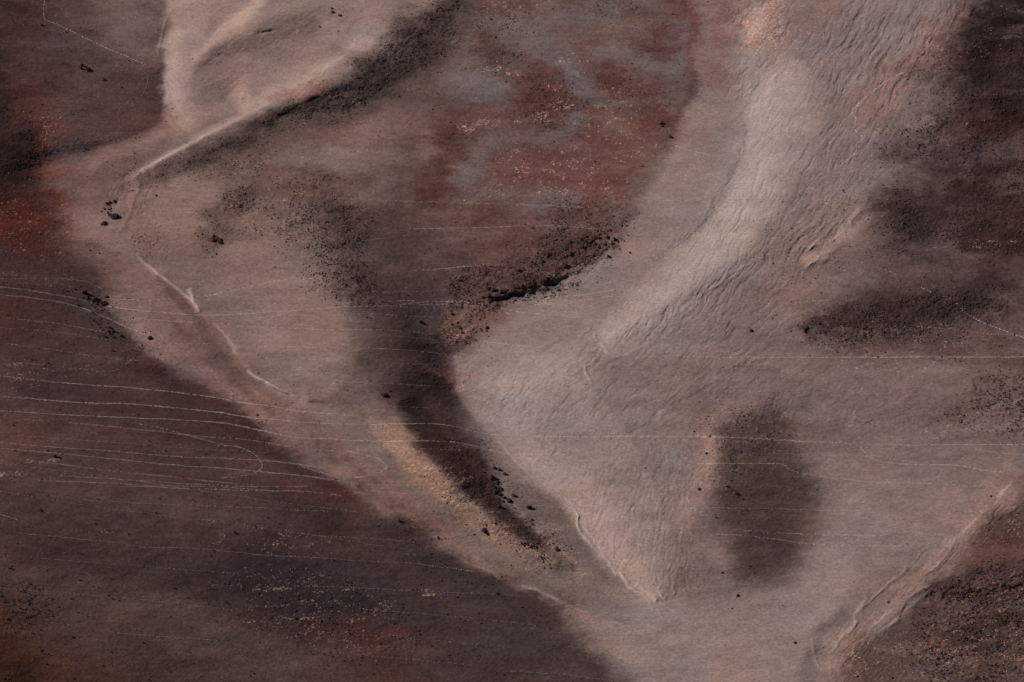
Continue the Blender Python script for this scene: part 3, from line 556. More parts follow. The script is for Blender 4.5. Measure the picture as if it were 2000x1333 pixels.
def soften(F, k):
    for ax in (0, 1):
        c = np.cumsum(np.insert(F, 0, 0, axis=ax), axis=ax); n_ = F.shape[ax]; i_ = np.arange(n_)
        a_ = np.clip(i_+k+1, 0, n_); b_ = np.clip(i_-k, 0, n_); sh_ = [1, 1]; sh_[ax] = n_
        F = (np.take(c, a_, ax)-np.take(c, b_, ax))/(a_-b_).reshape(sh_)
    return F
rm = (.45*rm+.55*soften(soften(rm, 4), 4)).astype(np.float32)
RM = rm
rmf = up(rm)
n3 = fbm(GU, GV, 6.0, 3.6, 56, 3, gain=.75); pit = sst((n3-.25)/.5)*np.clip(rmf, 0, 1)
H += (n3*.16*rmf+fbm(GU, GV, 20, 12, 58, 3)*.3*rmf).astype(np.float32)
C *= (1-.30*pit)[..., None]
C = np.clip(C, .004, .8)
C = C*1.95*(C@np.array([.4, .4, .2], np.float32))[..., None]**.18                                        # survey colours -> albedo
C *= np.array([.92, .88, .875], np.float32)
del n1, n2, n3, big, mid, hue, fine, fl, pit
H = H.astype(np.float32)
ALB = 1.0                                               # look-on-flat-ground -> albedo factor
Pp = ground(GU, GV, H).astype(np.float32)
# ------------------------------------------------------------------ materials
def new_mat(name): 
    m = bpy.data.materials.new(name); m.use_nodes = True; t = m.node_tree; b = t.nodes['Principled BSDF']
    b.inputs['Roughness'].default_value = 1; b.inputs['Specular IOR Level'].default_value = 0.05
    return m, t, b
def N(t, ty, **k):
    n = t.nodes.new(ty)
    for a, v in k.items():
        if a in n.inputs: n.inputs[a].default_value = v
        else: setattr(n, a, v)
    return n
gm, t, b = new_mat('cinder_ground')
at = N(t, 'ShaderNodeAttribute'); at.attribute_name = 'mineral_and_light'
tc = N(t, 'ShaderNodeTexCoord')
no = N(t, 'ShaderNodeTexNoise'); no.inputs['Scale'].default_value = 1.5; no.inputs['Detail'].default_value = 6; no.inputs['Roughness'].default_value = .75
mp = N(t, 'ShaderNodeMapping'); mp.inputs['Scale'].default_value = (.6, 1, 1)
t.links.new(tc.outputs['Object'], mp.inputs[0]); t.links.new(mp.outputs[0], no.inputs[0])
mr = N(t, 'ShaderNodeMapRange'); mr.inputs[1].default_value = .25; mr.inputs[2].default_value = .75; mr.inputs[3].default_value = .6; mr.inputs[4].default_value = 1.4
t.links.new(no.outputs[0], mr.inputs[0])
mx = N(t, 'ShaderNodeMix'); mx.data_type = 'RGBA'; mx.blend_type = 'MULTIPLY'; mx.inputs[0].default_value = 1
t.links.new(at.outputs['Color'], mx.inputs[6]); t.links.new(mr.outputs[0], mx.inputs[7])
t.links.new(mx.outputs[2], b.inputs['Base Color'])
bp = N(t, 'ShaderNodeBump'); bp.inputs['Strength'].default_value = .35; bp.inputs['Distance'].default_value = .12
t.links.new(no.outputs[0], bp.inputs['Height']); t.links.new(bp.outputs[0], b.inputs['Normal'])
def rock_mat(name, c0, c1):
    m, t, b = new_mat(name); n = N(t, 'ShaderNodeTexNoise'); n.inputs['Scale'].default_value = 2.5; n.inputs['Detail'].default_value = 8
    tc = N(t, 'ShaderNodeTexCoord'); t.links.new(tc.outputs['Object'], n.inputs[0])
    r = N(t, 'ShaderNodeValToRGB'); r.color_ramp.elements[0].position = .35; r.color_ramp.elements[1].position = .68
    r.color_ramp.elements[0].color = (*c0, 1); r.color_ramp.elements[1].color = (*c1, 1)
    t.links.new(n.outputs[0], r.inputs[0]); t.links.new(r.outputs[0], b.inputs['Base Color'])
    bp = N(t, 'ShaderNodeBump'); bp.inputs['Strength'].default_value = .8; bp.inputs['Distance'].default_value = .15
    t.links.new(n.outputs[0], bp.inputs['Height']); t.links.new(bp.outputs[0], b.inputs['Normal']); return m
M_dark = rock_mat('dark_lava', (.016, .011, .010), (.085, .056, .048))
M_red = rock_mat('red_lava', (.03, .012, .010), (.12, .052, .042))
M_trail = rock_mat('pale_disturbed_sand', (.36, .27, .225), (.60, .46, .39))
M_shrub = rock_mat('yellow_foliage', (.16, .075, .01), (.42, .24, .03))
# ------------------------------------------------------------------ build the land
def mesh_from(name, verts, loops, nper, mat, smooth=True):
    me = bpy.data.meshes.new(name); me.vertices.add(len(verts)); me.vertices.foreach_set('co', np.ascontiguousarray(verts, np.float32).ravel())
    nf = len(loops)//nper; me.loops.add(len(loops)); me.loops.foreach_set('vertex_index', np.ascontiguousarray(loops, np.int32))
    me.polygons.add(nf); me.polygons.foreach_set('loop_start', np.arange(0, nf*nper, nper, dtype=np.int32))
    try: me.polygons.foreach_set('loop_total', np.full(nf, nper, np.int32))
    except Exception: pass
    me.update(calc_edges=True)
    me.polygons.foreach_set('use_smooth', np.full(nf, smooth))
    me.materials.append(mat); return me
nv, nu = GU.shape
ii = np.arange(nv*nu, dtype=np.int32).reshape(nv, nu)
q = np.stack([ii[1:, :-1], ii[1:, 1:], ii[:-1, 1:], ii[:-1, :-1]], -1).reshape(-1)
gme = mesh_from('ground', Pp.reshape(-1, 3), q, 4, gm)
ca = gme.color_attributes.new('mineral_and_light', 'FLOAT_COLOR', 'POINT')
ca.data.foreach_set('color', np.concatenate([C*ALB, np.ones(C.shape[:2]+(1,), np.float32)], -1).astype(np.float32).ravel())
go = bpy.data.objects.new('ground', gme); COL.objects.link(go); go['kind'] = 'structure'
def hat(u, v):
    """height of the finished land at picture-plane points"""
    u = np.atleast_1d(np.asarray(u, float)); v = np.atleast_1d(np.asarray(v, float))
    i = np.clip(np.searchsorted(AU, u)-1, 0, len(AU)-2); j = np.clip(np.searchsorted(AV, v)-1, 0, len(AV)-2)
    fu = (u-AU[i])/(AU[i+1]-AU[i]); fv = (v-AV[j])/(AV[j+1]-AV[j])
    return (H[j, i]*(1-fu)+H[j, i+1]*fu)*(1-fv)+(H[j+1, i]*(1-fu)+H[j+1, i+1]*fu)*fv
def land(u, v): return ground(np.atleast_1d(u), np.atleast_1d(v), hat(u, v))
# ------------------------------------------------------------------ footpaths: lines of pale churned sand and single footprints
#   (kind, strength, points)  c = trodden line, d = line of footprints
TR = [
 ('c', .45, [(15, 673), (120, 685), (180, 696), (238, 703), (275, 706)]),
 ('c', .35, [(25, 707), (150, 720), (225, 727), (240, 716), (262, 700)]),
 ('c', .9, [(0, 735), (100, 746), (200, 754), (300, 761), (400, 774), (463, 785), (500, 790), (562, 799), (600, 806), (690, 812)]),
 ('c', 1, [(0, 775), (100, 782), (175, 788), (262, 789), (325, 795), (400, 803), (500, 817), (600, 826), (713, 831), (763, 828), (850, 827), (888, 833), (925, 843), (963, 850), (1000, 850), (1100, 853), (1200, 853), (1325, 853), (1425, 855), (1500, 859), (1600, 864), (1688, 868), (1775, 870), (1875, 869), (1950, 869), (2060, 866)]),
 ('c', 1, [(0, 803), (125, 810), (238, 816), (338, 819), (425, 826), (463, 831), (500, 838), (550, 851), (588, 856), (638, 857), (688, 861), (738, 863), (800, 861), (850, 861), (900, 865), (938, 874), (975, 884), (1000, 889), (1108, 887)]),
 ('d', .9, [(50, 820), (120, 824), (218, 833), (275, 840), (325, 844), (363, 850), (425, 855), (500, 861), (595, 878), (640, 880), (700, 880), (750, 881)]),
 ('d', .9, [(275, 829), (325, 838), (350, 846), (400, 859), (438, 869)]),
 ('c', .7, [(0, 865), (100, 873), (225, 881), (325, 891), (400, 895), (500, 898), (550, 902), (600, 909), (640, 918)]),
 ('c', .8, [(0, 876), (100, 884), (213, 895), (300, 905), (400, 913), (500, 920), (575, 927), (625, 934), (675, 943), (713, 948), (800, 949), (875, 945)]),
 ('d', 1.1, [(426, 871), (463, 871), (488, 881), (502, 891), (512, 903), (514, 912), (505, 922), (476, 930), (426, 934)]),
 ('d', .9, [(53, 899), (113, 906), (175, 914), (225, 921), (325, 930), (400, 939), (500, 949)]),
 ('d', .9, [(75, 939), (150, 941), (250, 945), (350, 955), (425, 955), (500, 960), (575, 958), (625, 963), (690, 970)]),
 ('d', .7, [(120, 930), (250, 937), (400, 947), (520, 952), (600, 950)]),
 ('d', .6, [(250, 951), (360, 949), (470, 953), (560, 962)]),
 ('c', .22, [(0, 987), (50, 969), (100, 938), (150, 916), (185, 891), (188, 869), (200, 854), (175, 841)]),
 ('c', .35, [(100, 969), (225, 982), (375, 987), (500, 992), (640, 999)]),
 ('d', 1.5, [(675, 881), (725, 891), (750, 901), (760, 913), (745, 924), (713, 931), (675, 938)]),
 ('d', 1.2, [(738, 895), (752, 905), (756, 913), (745, 921)]),
 ('d', .8, [(713, 958), (800, 965), (875, 964)]),
 ('d', .8, [(575, 906), (675, 938)]),
 ('d', .8, [(260, 622), (375, 630), (500, 638), (588, 643), (675, 644), (750, 644), (825, 650), (875, 658), (937, 666), (1000, 674)]),
 ('c', .8, [(937, 666), (1000, 674), (1100, 681), (1175, 683)]),
 ('d', .8, [(500, 677), (600, 678), (725, 680), (825, 686), (925, 701), (1000, 702), (1175, 702)]),
 ('c', .8, [(1240, 698), (1325, 696), (1425, 699), (1500, 699), (1850, 698), (2060, 698)]),
 ('d', .5, [(1300, 687), (1400, 686), (1500, 694)]),
 ('c', .85, [(0, 560), (75, 571), (150, 583), (213, 600), (275, 608), (350, 612), (400, 618), (500, 612), (600, 606), (675, 599), (763, 598)]),
 ('d', 1, [(763, 598), (813, 592), (875, 589), (950, 594), (1000, 608), (1050, 615), (1125, 619), (1162, 620)]),
 ('d', 1, [(740, 589), (800, 588), (850, 591), (900, 588), (960, 597)]),
 ('d', .8, [(800, 594), (860, 596), (920, 596), (985, 601), (1040, 607), (1140, 611)]),
 ('c', .75, [(0, 575), (75, 584), (150, 596), (213, 623), (270, 649), (292, 660)]),
 ('c', .3, [(0, 545), (162, 545), (200, 563), (217, 585)]),
 ('c', .25, [(0, 550), (100, 558), (170, 574)]),
 ('c', .45, [(0, 620), (100, 630), (175, 643), (243, 658), (330, 672), (430, 672)]),
 ('d', 1, [(400, 580), (450, 569), (500, 558), (550, 547), (613, 544)]),
 ('d', .9, [(237, 585), (275, 587), (350, 583), (400, 579)]),
 ('c', .5, [(142, 468), (187, 473), (237, 475)]),
 ('c', .35, [(12, 338), (75, 355), (125, 365), (180, 370)]),
 ('c', .4, [(640, 388), (675, 388), (800, 394), (925, 398), (1000, 399), (1100, 404), (1187, 408), (1250, 410)]),
 ('c', .5, [(800, 448), (925, 445), (1000, 443), (1075, 440), (1150, 446), (1187, 450)]),
 ('c', .3, [(695, 472), (750, 467), (795, 460)]),
 ('d', .8, [(738, 533), (800, 531), (900, 521), (950, 519)]),
 ('d', 1.1, [(783, 600), (815, 602), (850, 604)]),
 ('c', .55, [(500, 620), (550, 618), (675, 615), (725, 614), (825, 618), (925, 624)]),
 ('d', 1.1, [(1020, 591), (1050, 586), (1100, 580), (1162, 573), (1200, 568)]),
 ('d', .9, [(1025, 597), (1125, 587), (1200, 579)]),
 ('d', .9, [(1075, 573), (1120, 566), (1160, 559), (1195, 550)]),
 ('c', .35, [(1112, 519), (1200, 522), (1262, 519)]),
 ('d', 1, [(1287, 340), (1325, 343), (1375, 343)]),
 ('d', .7, [(1012, 630), (1075, 634), (1125, 637)]),
 ('d', .9, [(1435, 593), (1500, 595), (1575, 590), (1625, 586)]),
 ('d', 1, [(1642, 325), (1662, 333), (1687, 352), (1700, 360)]),
 ('d', .9, [(1662, 505), (1700, 519), (1725, 525), (1762, 540)]),
 ('d', 1.1, [(1800, 562), (1837, 579), (1860, 583), (1885, 613), (1937, 638), (1999, 660), (2060, 672)]),
 ('c', .45, [(1792, 638), (1862, 643), (1925, 652), (2060, 660)]),
 ('d', 1.2, [(1776, 135), (1720, 165), (1682, 198), (1662, 220), (1675, 232), (1665, 253), (1692, 270), (1670, 282), (1677, 295), (1642, 325)]),
 ('c', .6, [(89, -60), (89, 0), (84, 18), (88, 39)]),
 ('d', 1, [(88, 39), (112, 48), (150, 66), (200, 90), (250, 112), (288, 128)]),
 ('c', .3, [(270, 5), (267, 30), (260, 52)]),
 ('c', .25, [(232, 115), (227, 130), (207, 148)]),
 ('c', .28, [(232, 277), (228, 258), (235, 240), (230, 217), (245, 200), (275, 192), (290, 163), (287, 145)]),
 ('d', 1, [(1320, 285), (1350, 294), (1387, 303)]),
 ('c', .5, [(1500, 885), (1600, 889), (1700, 893), (1825, 894), (2000, 895)]),
 ('d', 1.3, [(1680, 871), (1695, 889), (1713, 900), (1738, 905), (1800, 908), (1875, 909), (1913, 919), (1963, 923)]),
 ('d', .9, [(1700, 885), (1715, 893), (1790, 903)]),
 ('d', .8, [(1900, 878), (1950, 886), (2040, 890)]),
 ('d', 1.1, [(1363, 906), (1500, 906), (1535, 906), (1537, 916), (1562, 925), (1612, 933), (1662, 938), (1712, 943), (1800, 944), (1888, 950)]),
 ('d', .7, [(1620, 896), (1650, 906), (1664, 916), (1650, 925), (1630, 932)]),
 ('c', .4, [(1500, 737), (1600, 731), (1675, 725), (1738, 722)]),
 ('c', .6, [(1025, 987), (1100, 992), (1300, 995), (1400, 993), (1500, 994), (1600, 998), (1700, 997)]),
 ('d', 1, [(1037, 1016), (1087, 1026), (1130, 1030)]),
 ('d', .9, [(1070, 1034), (1130, 1037), (1175, 1034), (1250, 1034), (1325, 1033), (1400, 1029)]),
 ('d', 1.2, [(1325, 1041), (1375, 1044), (1425, 1045), (1500, 1051), (1550, 1059), (1600, 1064), (1650, 1067), (1700, 1066), (1760, 1068)]),
 ('c', .5, [(1420, 1033), (1450, 1036), (1500, 1038)]),
 ('d', .9, [(1450, 1038), (1500, 1041), (1600, 1045), (1675, 1046), (1775, 1047), (1850, 1044)]),
 ('d', .9, [(1607, 1046), (1650, 1052), (1712, 1060), (1762, 1067)]),
 ('d', .5, [(1175, 927), (1270, 927)]),
 ('c', .7, [(-20, 1001), (0, 1005), (38, 1017)]),
 ('c', .4, [(38, 1042), (125, 1050), (225, 1060), (288, 1071), (332, 1069), (400, 1074), (500, 1083), (600, 1090), (713, 1095), (800, 1100), (875, 1109), (925, 1116)]),
 ('c', .45, [(213, 1235), (250, 1239), (325, 1244), (425, 1252)]),
 ('c', .2, [(100, 1217), (175, 1226)]),
 ('c', .35, [(600, 1145), (725, 1150), (825, 1155), (950, 1160), (1000, 1164)]),
 ('c', .3, [(625, 1047), (725, 1052), (812, 1059)]),
 ('c', .28, [(625, 1272), (725, 1282), (825, 1290), (925, 1300)]),
 ('c', .22, [(600, 1232), (725, 1242), (850, 1252), (1000, 1265)]),
 ('c', .3, [(1000, 1311), (1100, 1317), (1200, 1330)]),
 ('c', .3, [(1137, 1142), (1212, 1145)]),
 ('c', .3, [(740, 748), (640, 729), (560, 733)][::-1]),
 ('d', .5, [(650, 748), (740, 749), (830, 753), (880, 757)]),
 ('c', .25, [(690, 794), (760, 793), (840, 798)]),
 ('c', .35, [(560, 836), (640, 838), (740, 838)]),
 ('d', .6, [(560, 800), (620, 806), (690, 812)]),
]
TR += [('c', .26, p_) for p_ in (
 [(0, 640), (150, 652), (260, 675)], [(0, 850), (200, 862), (420, 880), (520, 884)], [(0, 905), (200, 930), (500, 975), (700, 1000)],
 [(0, 960), (250, 1000), (520, 1030), (800, 1075)], [(0, 1085), (200, 1100), (450, 1120)], [(560, 870), (700, 872), (900, 880)],
 [(1000, 940), (1300, 945), (1700, 955), (2000, 960)], [(1000, 760), (1300, 762), (1600, 768)], [(1100, 806), (1500, 812), (2000, 806)],
 [(500, 648), (800, 655), (1000, 690), (1200, 694)], [(620, 570), (760, 572), (900, 566)], [(1000, 1050), (1200, 1052), (1400, 1056)],
 [(0, 1150), (250, 1168), (480, 1196)], [(700, 1190), (900, 1205), (1050, 1222)], [(280, 560), (420, 556), (560, 566)], [(520, 700), (700, 704), (860, 716)])]
tv, ang8 = [], np.arange(6)*math.pi/3
FANB = np.array([[0, i+1, (i+1) % 6+1] for i in range(6)])
for ti, (kd, st_, pts) in enumerate(TR):
    P = smooth_pts(pts, 3); seg = np.hypot(*(P[1:]-P[:-1]).T); cm = np.concatenate([[0], np.cumsum(seg)]); tot = cm[-1]
    step = 3.0 if kd == 'd' else .62/max(st_, .22)
    s = np.arange(0, tot, step); s = s+rng.normal(0, step*.12 if kd == 'd' else step*.5, len(s))
    u = np.interp(s, cm, P[:, 0]); v = np.interp(s, cm, P[:, 1])
    wob = fbm(s, s*0+ti*7, 60, 60, 60, 2)
    if kd == 'd': off = np.where(np.arange(len(s)) % 2, .55, -.55)+wob*.8
    else: off = wob*.9+rng.normal(0, .35+.35*(vn(s/40, s*0+ti, 61) > .6), len(s))
    v = v+off; keep = rng.random(len(s)) < (np.clip(.75+.7*fbm(s, s*0+ti*3, 45, 45, 63, 2), .25, 1) if kd == 'd' else np.clip(.8+.5*fbm(s, s*0+ti*5, 60, 60, 62, 3), .2, 1))
    u, v, s = u[keep], v[keep], s[keep]; n = len(u)
    if n < 3: continue
    rad = rng.uniform(.14, .20, n)*(1.15 if kd == 'd' else .95)*(.6+.42*min(st_, 1.5))
    c0 = land(u, v)
    # footprint / clod: a low six-sided mound hugging the slope, its own corner heights taken from the land
    an = ang8[None]+rng.uniform(0, 1, (n, 1)); rx = rad[:, None]*rng.uniform(.8, 1.9, (n, 1))*rng.uniform(.8, 1.2, (n, 6)); ry = rad[:, None]*rng.uniform(.8, 1.25, (n, 6))
    du = np.cos(an)*rx/.18; dv = np.sin(an)*ry/.255
    uu = (u[:, None]+du); vv = (v[:, None]+dv)
    ring = ground(uu.ravel(), vv.ravel(), hat(uu.ravel(), vv.ravel())+.01).reshape(n, 6, 3)
    top = c0.copy(); top[:, 2] += .13+.06*rng.random(n)
    V = np.concatenate([top[:, None], ring], 1).reshape(-1, 3)
    F = (FANB[None]+(np.arange(n)*7)[:, None, None])[..., [0, 2, 1]].reshape(-1)
    org = c0[0]; me = mesh_from('path', V-org, F, 3, M_trail, False)
    o = bpy.data.objects.new('path', me); o.location = org; COL.objects.link(o); o['kind'] = 'structure'
# ------------------------------------------------------------------ rocks
import bmesh
def rock_verts(sub, seed, flat=.75):
    r = np.random.default_rng(seed); bm = bmesh.new(); bmesh.ops.create_icosphere(bm, subdivisions=sub, radius=1)
    v = np.array([x.co[:] for x in bm.verts]); f = np.array([[l.index for l in p.verts] for p in bm.faces]); bm.free()
    for _ in range(9):                                   # broken facets
        n = r.normal(size=3); n /= np.linalg.norm(n); d = r.uniform(.55, .9); k = v@n
        v = v-np.clip(k-d, 0, None)[:, None]*n
    v *= 1+r.normal(0, .05, (len(v), 1)); v *= np.array([r.uniform(.85, 1.3), r.uniform(.75, 1.1), flat*r.uniform(.8, 1.25)]); return v, f
ROCKS = []
for k in range(8):
    v, f = rock_verts(3, 100+k, .8); me = mesh_from('boulder', v, f.ravel(), 3, M_red if k in (3, 6) else M_dark, False); ROCKS.append(me)
singles = [ # u, v, radius m, label
 (172, 137, 1.9, 'largest black boulder of the small cluster on the upper left slope'),
 (159, 128, 1.2, 'upper black boulder of the small cluster on the upper left slope'),
 (158, 134, 1.3, 'lower left black boulder of the small cluster on the upper left slope'),
 (165, 130, .8, 'small dark red rock between the black boulders on the upper left slope'),
 (203, 156, .9, 'lone dark boulder a little right of and below the upper left cluster'),
 (80, 49, .7, 'small dark rock just below the lower bend of the top left path'),
 (128, 63, .7, 'small dark rock below the straight upper left line of footprints'),
 (237, 171, .6, 'small dark rock on the red ash near the upper left valley'),
 (223.5, 424, 2.5, 'big black oval boulder standing on the pale saddle at left'),
 (215, 420, 1.1, 'dark rock touching the left of the big oval boulder'),
 (223, 394, 1.2, 'uppermost black rock of the boulder row on the pale saddle'),
 (214, 396, 1.0, 'middle rock of the short upper row on the pale saddle'),
 (209, 398, .9, 'leftmost rock of the short upper row on the pale saddle'),
 (202, 438, 1.5, 'black boulder at the lower left end of the saddle cluster'),
 (206, 436, 1.1, 'dark rock leaning on the lower left saddle boulder'),
 (305, 383, .8, 'small dark rock alone on the smooth grey hump right of the saddle'),
 (209, 581, 1.3, 'dark boulder at the edge of the pale valley with a sandy tail'),
 (183, 587, 1.7, 'largest black boulder of the left slope boulder field'),
 (164, 573, 1.6, 'black boulder at the top of the left slope boulder field'),
 (171, 582, 1.4, 'wide flat black boulder left of the largest one on the left slope'),
 (151, 597, 1.1, 'black boulder at the left end of the left slope boulder field'),
 (292, 661, 1.2, 'dark boulder at the lower end of a long straight sliding track'),
 (260, 622, .7, 'small black rock alone on the pale valley floor'),
 (213, 640, 1.1, 'elongated dark boulder low on the left slope'),
 (181, 626, 1.0, 'dark boulder with pale sand on its left side on the left slope'),
 (220, 686, .9, 'dark boulder on the shaded left slope above the first long path'),
 (221, 659, .8, 'small dark boulder beside the fading line on the left slope'),
 (751, 773, 1.7, 'lone boulder on the smooth middle slope with a pale lit side'),
 (746, 772, .9, 'small rock tucked against the lone boulder of the middle slope'),
 (947, 1037, 1.7, 'black boulder alone on the orange gravel bank'),
 (958, 934, 2.0, 'largest black boulder of the shaded hollow behind the orange bank'),
 (960, 951, 1.5, 'black boulder directly below the largest one in the shaded hollow'),
 (1003, 969, 1.4, 'black boulder at the lower right of the line in the shaded hollow'),
 (993, 979, 1.7, 'large black boulder at the bottom of the shaded hollow'),
 (1033, 993, 1.6, 'isolated black boulder on the smooth grey wedge right of the hollow'),
 (1038, 1016, .8, 'small dark rock at the start of a line of footprints on the grey wedge'),
 (1087, 1074, 1.2, 'dark boulder at the lower tip of the shaded bank'),
 (967, 963, 1.3, 'black flat boulder left in the middle of the shaded hollow'),
 (985, 927, 1.1, 'dark boulder at the top right of the shaded hollow'),
 (966, 915, 1.1, 'dark boulder high in the shaded hollow'),
 (975, 918, 1.1, 'dark boulder between the two highest ones of the shaded hollow'),
 (1152, 473, 1.9, 'largest black boulder on the red plateau edge'),
 (1162, 465, 1.5, 'black boulder above and right of the largest one on the plateau edge'),
 (1180, 478, 1.0, 'dark rock near the right corner of the red plateau'),
 (1196, 476, 1.0, 'dark rock at the very right corner of the red plateau'),
 (1188, 501, 1.0, 'lowest rock below the right corner of the red plateau'),
 (1092, 568, 1.1, 'lone black rock on pale sand below the plateau scarp'),
 (1105, 521, 1.5, 'black boulder at the right end of the plateau scarp'),
 (964, 568, 2.0, 'black boulder at the left end of the plateau scarp'),
 (953, 564, 1.6, 'black boulder just left of the left end of the plateau scarp'),
 (821, 629, 1.2, 'dark boulder on the shaded slope left of the red spur'),
 (883, 614, 1.0, 'dark boulder above the red spur below the plateau'),
 (1230, 494, .6, 'tiny dark rock alone on the pale slope right of the plateau'),
 (1291, 242, 1.3, 'black boulder at the right tip of the red plateau'),
 (1308, 268, 1.1, 'black rock below the right tip boulder of the red plateau'),
 (1293, 247, .9, 'small black rock touching the right tip boulder of the plateau'),
 (1380, 886, .8, 'upper dark rock at the left edge of the dark mound'),
 (1366, 956, 1.0, 'lowest left dark rock beside the dark mound'),
 (1420, 950, .8, 'left rock of the pair on the dark mound'),
 (1438, 964, .9, 'right rock of the pair on the dark mound'),
 (1467, 647, 1.0, 'dark rock on the pale field above the long horizontal path'),
 (1600, 632, .9, 'dark rock above the cluster left of the right hand rubble'),
 (106, 892, 1.3, 'black boulder above the short pale streak at left'),
 (93, 881, .7, 'small black rock above and left of the pale streak boulder'),
 (779, 1018, 1.0, 'black rock with a pale tail near the dark slope edge'),
 (577, 1208, 1.0, 'dark rock on the purple black lower slope'),
 (458, 1041, 1.0, 'dark rock near pale specks on the lower left slope'),
 (19, 1110, .8, 'small dark rock near the left edge low on the slope'),
 (141, 1245, .7, 'dark rock beside pale lines on the orange brown corner slope'),
 (970, 1160, .9, 'dark rock at the end of a faint path on the lower dark slope'),
 (650, 25, 1.2, 'right dark rock of three on the upper sunlit slope'),
 (664, 31, 1.1, 'lowest dark rock of three on the upper sunlit slope'),
 (648, 17, .9, 'uppermost dark rock of three on the upper sunlit slope'),
 (625, 53, .8, 'lone dark rock below the three on the upper sunlit slope'),
 (1878, 291, .9, 'dark rock on the pale patch of the right hand slope'),
 (1935, 970, .7, 'small dark rock in the grey hollow at right'),
 (1553, 1256, .7, 'tiny dark rock on the smooth sand at the bottom right'),
 (1735, 1177, .7, 'tiny dark rock on sand left of the pale slip edge'),
 (1410, 1119, .6, 'left tiny rock below the dark mound'), (1441, 1164, .7, 'lowest tiny rock below the dark mound'),
]
clusters = [ # centre u, v, spread u, v, tilt, count, rmin, rmax, label, group
 (213, 412, 8, 14, -10, 14, .35, .8, 'small dark rock among the boulders on the pale saddle', 'small rocks on the pale saddle'),
 (187, 590, 24, 10, 28, 34, .35, .9, 'small dark rock in the boulder field of the left slope', 'rocks of the left slope boulder field'),
 (205, 645, 30, 10, 35, 16, .35, .8, 'small dark rock on the lower left slope below the boulder field', 'rocks below the left boulder field'),
 (965, 950, 34, 12, 52, 40, .4, 1.1, 'dark rock in the shaded hollow behind the orange bank', 'rocks of the shaded hollow'),
 (1045, 1075, 30, 8, 35, 12, .35, .7, 'small dark rock along the lower crest of the orange bank', 'rocks on the orange bank crest'),
 (1010, 563, 50, 5, -15, 26, .7, 1.5, 'black rock lined up along the foot of the plateau scarp', 'rocks of the plateau scarp'),
 (1070, 560, 50, 12, -22, 20, .4, .9, 'small dark rock strewn on sand below the plateau scarp', 'rocks strewn below the scarp'),
 (1150, 475, 40, 12, -15, 20, .5, 1.1, 'dark rock on the right edge of the red plateau', 'rocks on the right edge of the red plateau'),
 (1060, 505, 50, 15, -25, 14, .5, 1.0, 'dark rock in the dark cinders above the scarp', 'rocks in the cinders above the scarp'),
 (905, 640, 45, 14, 8, 16, .4, .9, 'small dark rock on the red spur below the plateau', 'rocks on the red spur'),
 (424, 470, 12, 9, -35, 16, .6, 1.3, 'black rock in the small outcrop of the left central slope', 'rocks of the small central outcrop'),
 (1583, 643, 8, 14, -20, 14, .5, 1.2, 'black rock in the outcrop left of the right hand rubble', 'rocks of the right hand outcrop'),
 (1805, 450, 14, 10, 0, 8, .5, 1.0, 'dark rock in the middle of the upper right rubble patch', 'rocks of the upper right rubble'),
 (1850, 1165, 22, 8, -15, 12, .6, 1.3, 'black rock on the dark bank of the lower right corner', 'rocks of the lower right bank'),
 (880, 790, 40, 10, 42, 8, .4, .8, 'small dark rock on the steep dark slope of the centre', 'rocks on the dark central slope'),
]
bcount = [0]
def boulder(u, v, r, label, group=None, k=None):
    me = ROCKS[bcount[0] % 8 if k is None else k]; bcount[0] += 1
    o = bpy.data.objects.new('boulder', me); p = land(u, v)[0]
    o.location = (p[0], p[1], p[2]+.22*r); o.rotation_euler = (rng.uniform(-.25, .25), rng.uniform(-.25, .25), rng.uniform(0, 6.28)); s = r*rng.uniform(.92, 1.1)
    o.scale = (s*rng.uniform(.9, 1.15), s, s*rng.uniform(.85, 1.1)); COL.objects.link(o)
    o['label'] = label; o['category'] = 'rock'
    if group: o['group'] = group
for u, v, r, lb in singles: boulder(u, v, r*.64, lb)
for cu_, cv_, sx, sy, tl, n, r0, r1, lb, gr in clusters:
    if bcount[0]+n > 300: n = 300-bcount[0]
    for i in range(n):
        a, b_ = rng.normal(0, .6, 2); c, s = math.cos(R(tl)), math.sin(R(tl)); x, y = a*sx, b_*sy
        boulder(cu_+x*c-y*s, cv_+x*s+y*c, .8*(r0+(r1-r0)*rng.random()**2.2), lb, gr)
# --- the uncounted rest: one field of clinker
def scatter(n, dens, rmin, rmax, power):
    out = []
    mx_ = dens.max()
    while sum(len(x) for x in out) < n:
        a = rng.uniform(-60, 2060, 60000); b_ = rng.uniform(-60, 1393, 60000)
        d = dens[((b_-V0)/ST).astype(int), ((a-U0)/ST).astype(int)]
        k = rng.random(60000)*mx_ < d; out.append(np.stack([a[k], b_[k]], 1))
    p = np.concatenate(out)[:n]; r = rmin+(rmax-rmin)*rng.random(n)**power; return p, r
clump = np.clip(.55+1.1*fbm(LU, LV, 26, 15, 33, 4), 0.05, 2)
p, r = scatter(42000, (RM**1.2*clump), .08, .36, 4)
bgd = np.clip(.014-base[..., 1]*.0, 0, 1)*clump*np.where(base[..., 1] < .1, 1.8, .05)
p2, r2 = scatter(2600, bgd, .13, .42, 3.0)
p = np.concatenate([p, p2]); r = np.concatenate([r, r2])
small = [rock_verts(1, 300+k, .85) for k in range(6)]
n = len(p); base_p = land(p[:, 0], p[:, 1]); Vs, Fs, off = [], [], 0
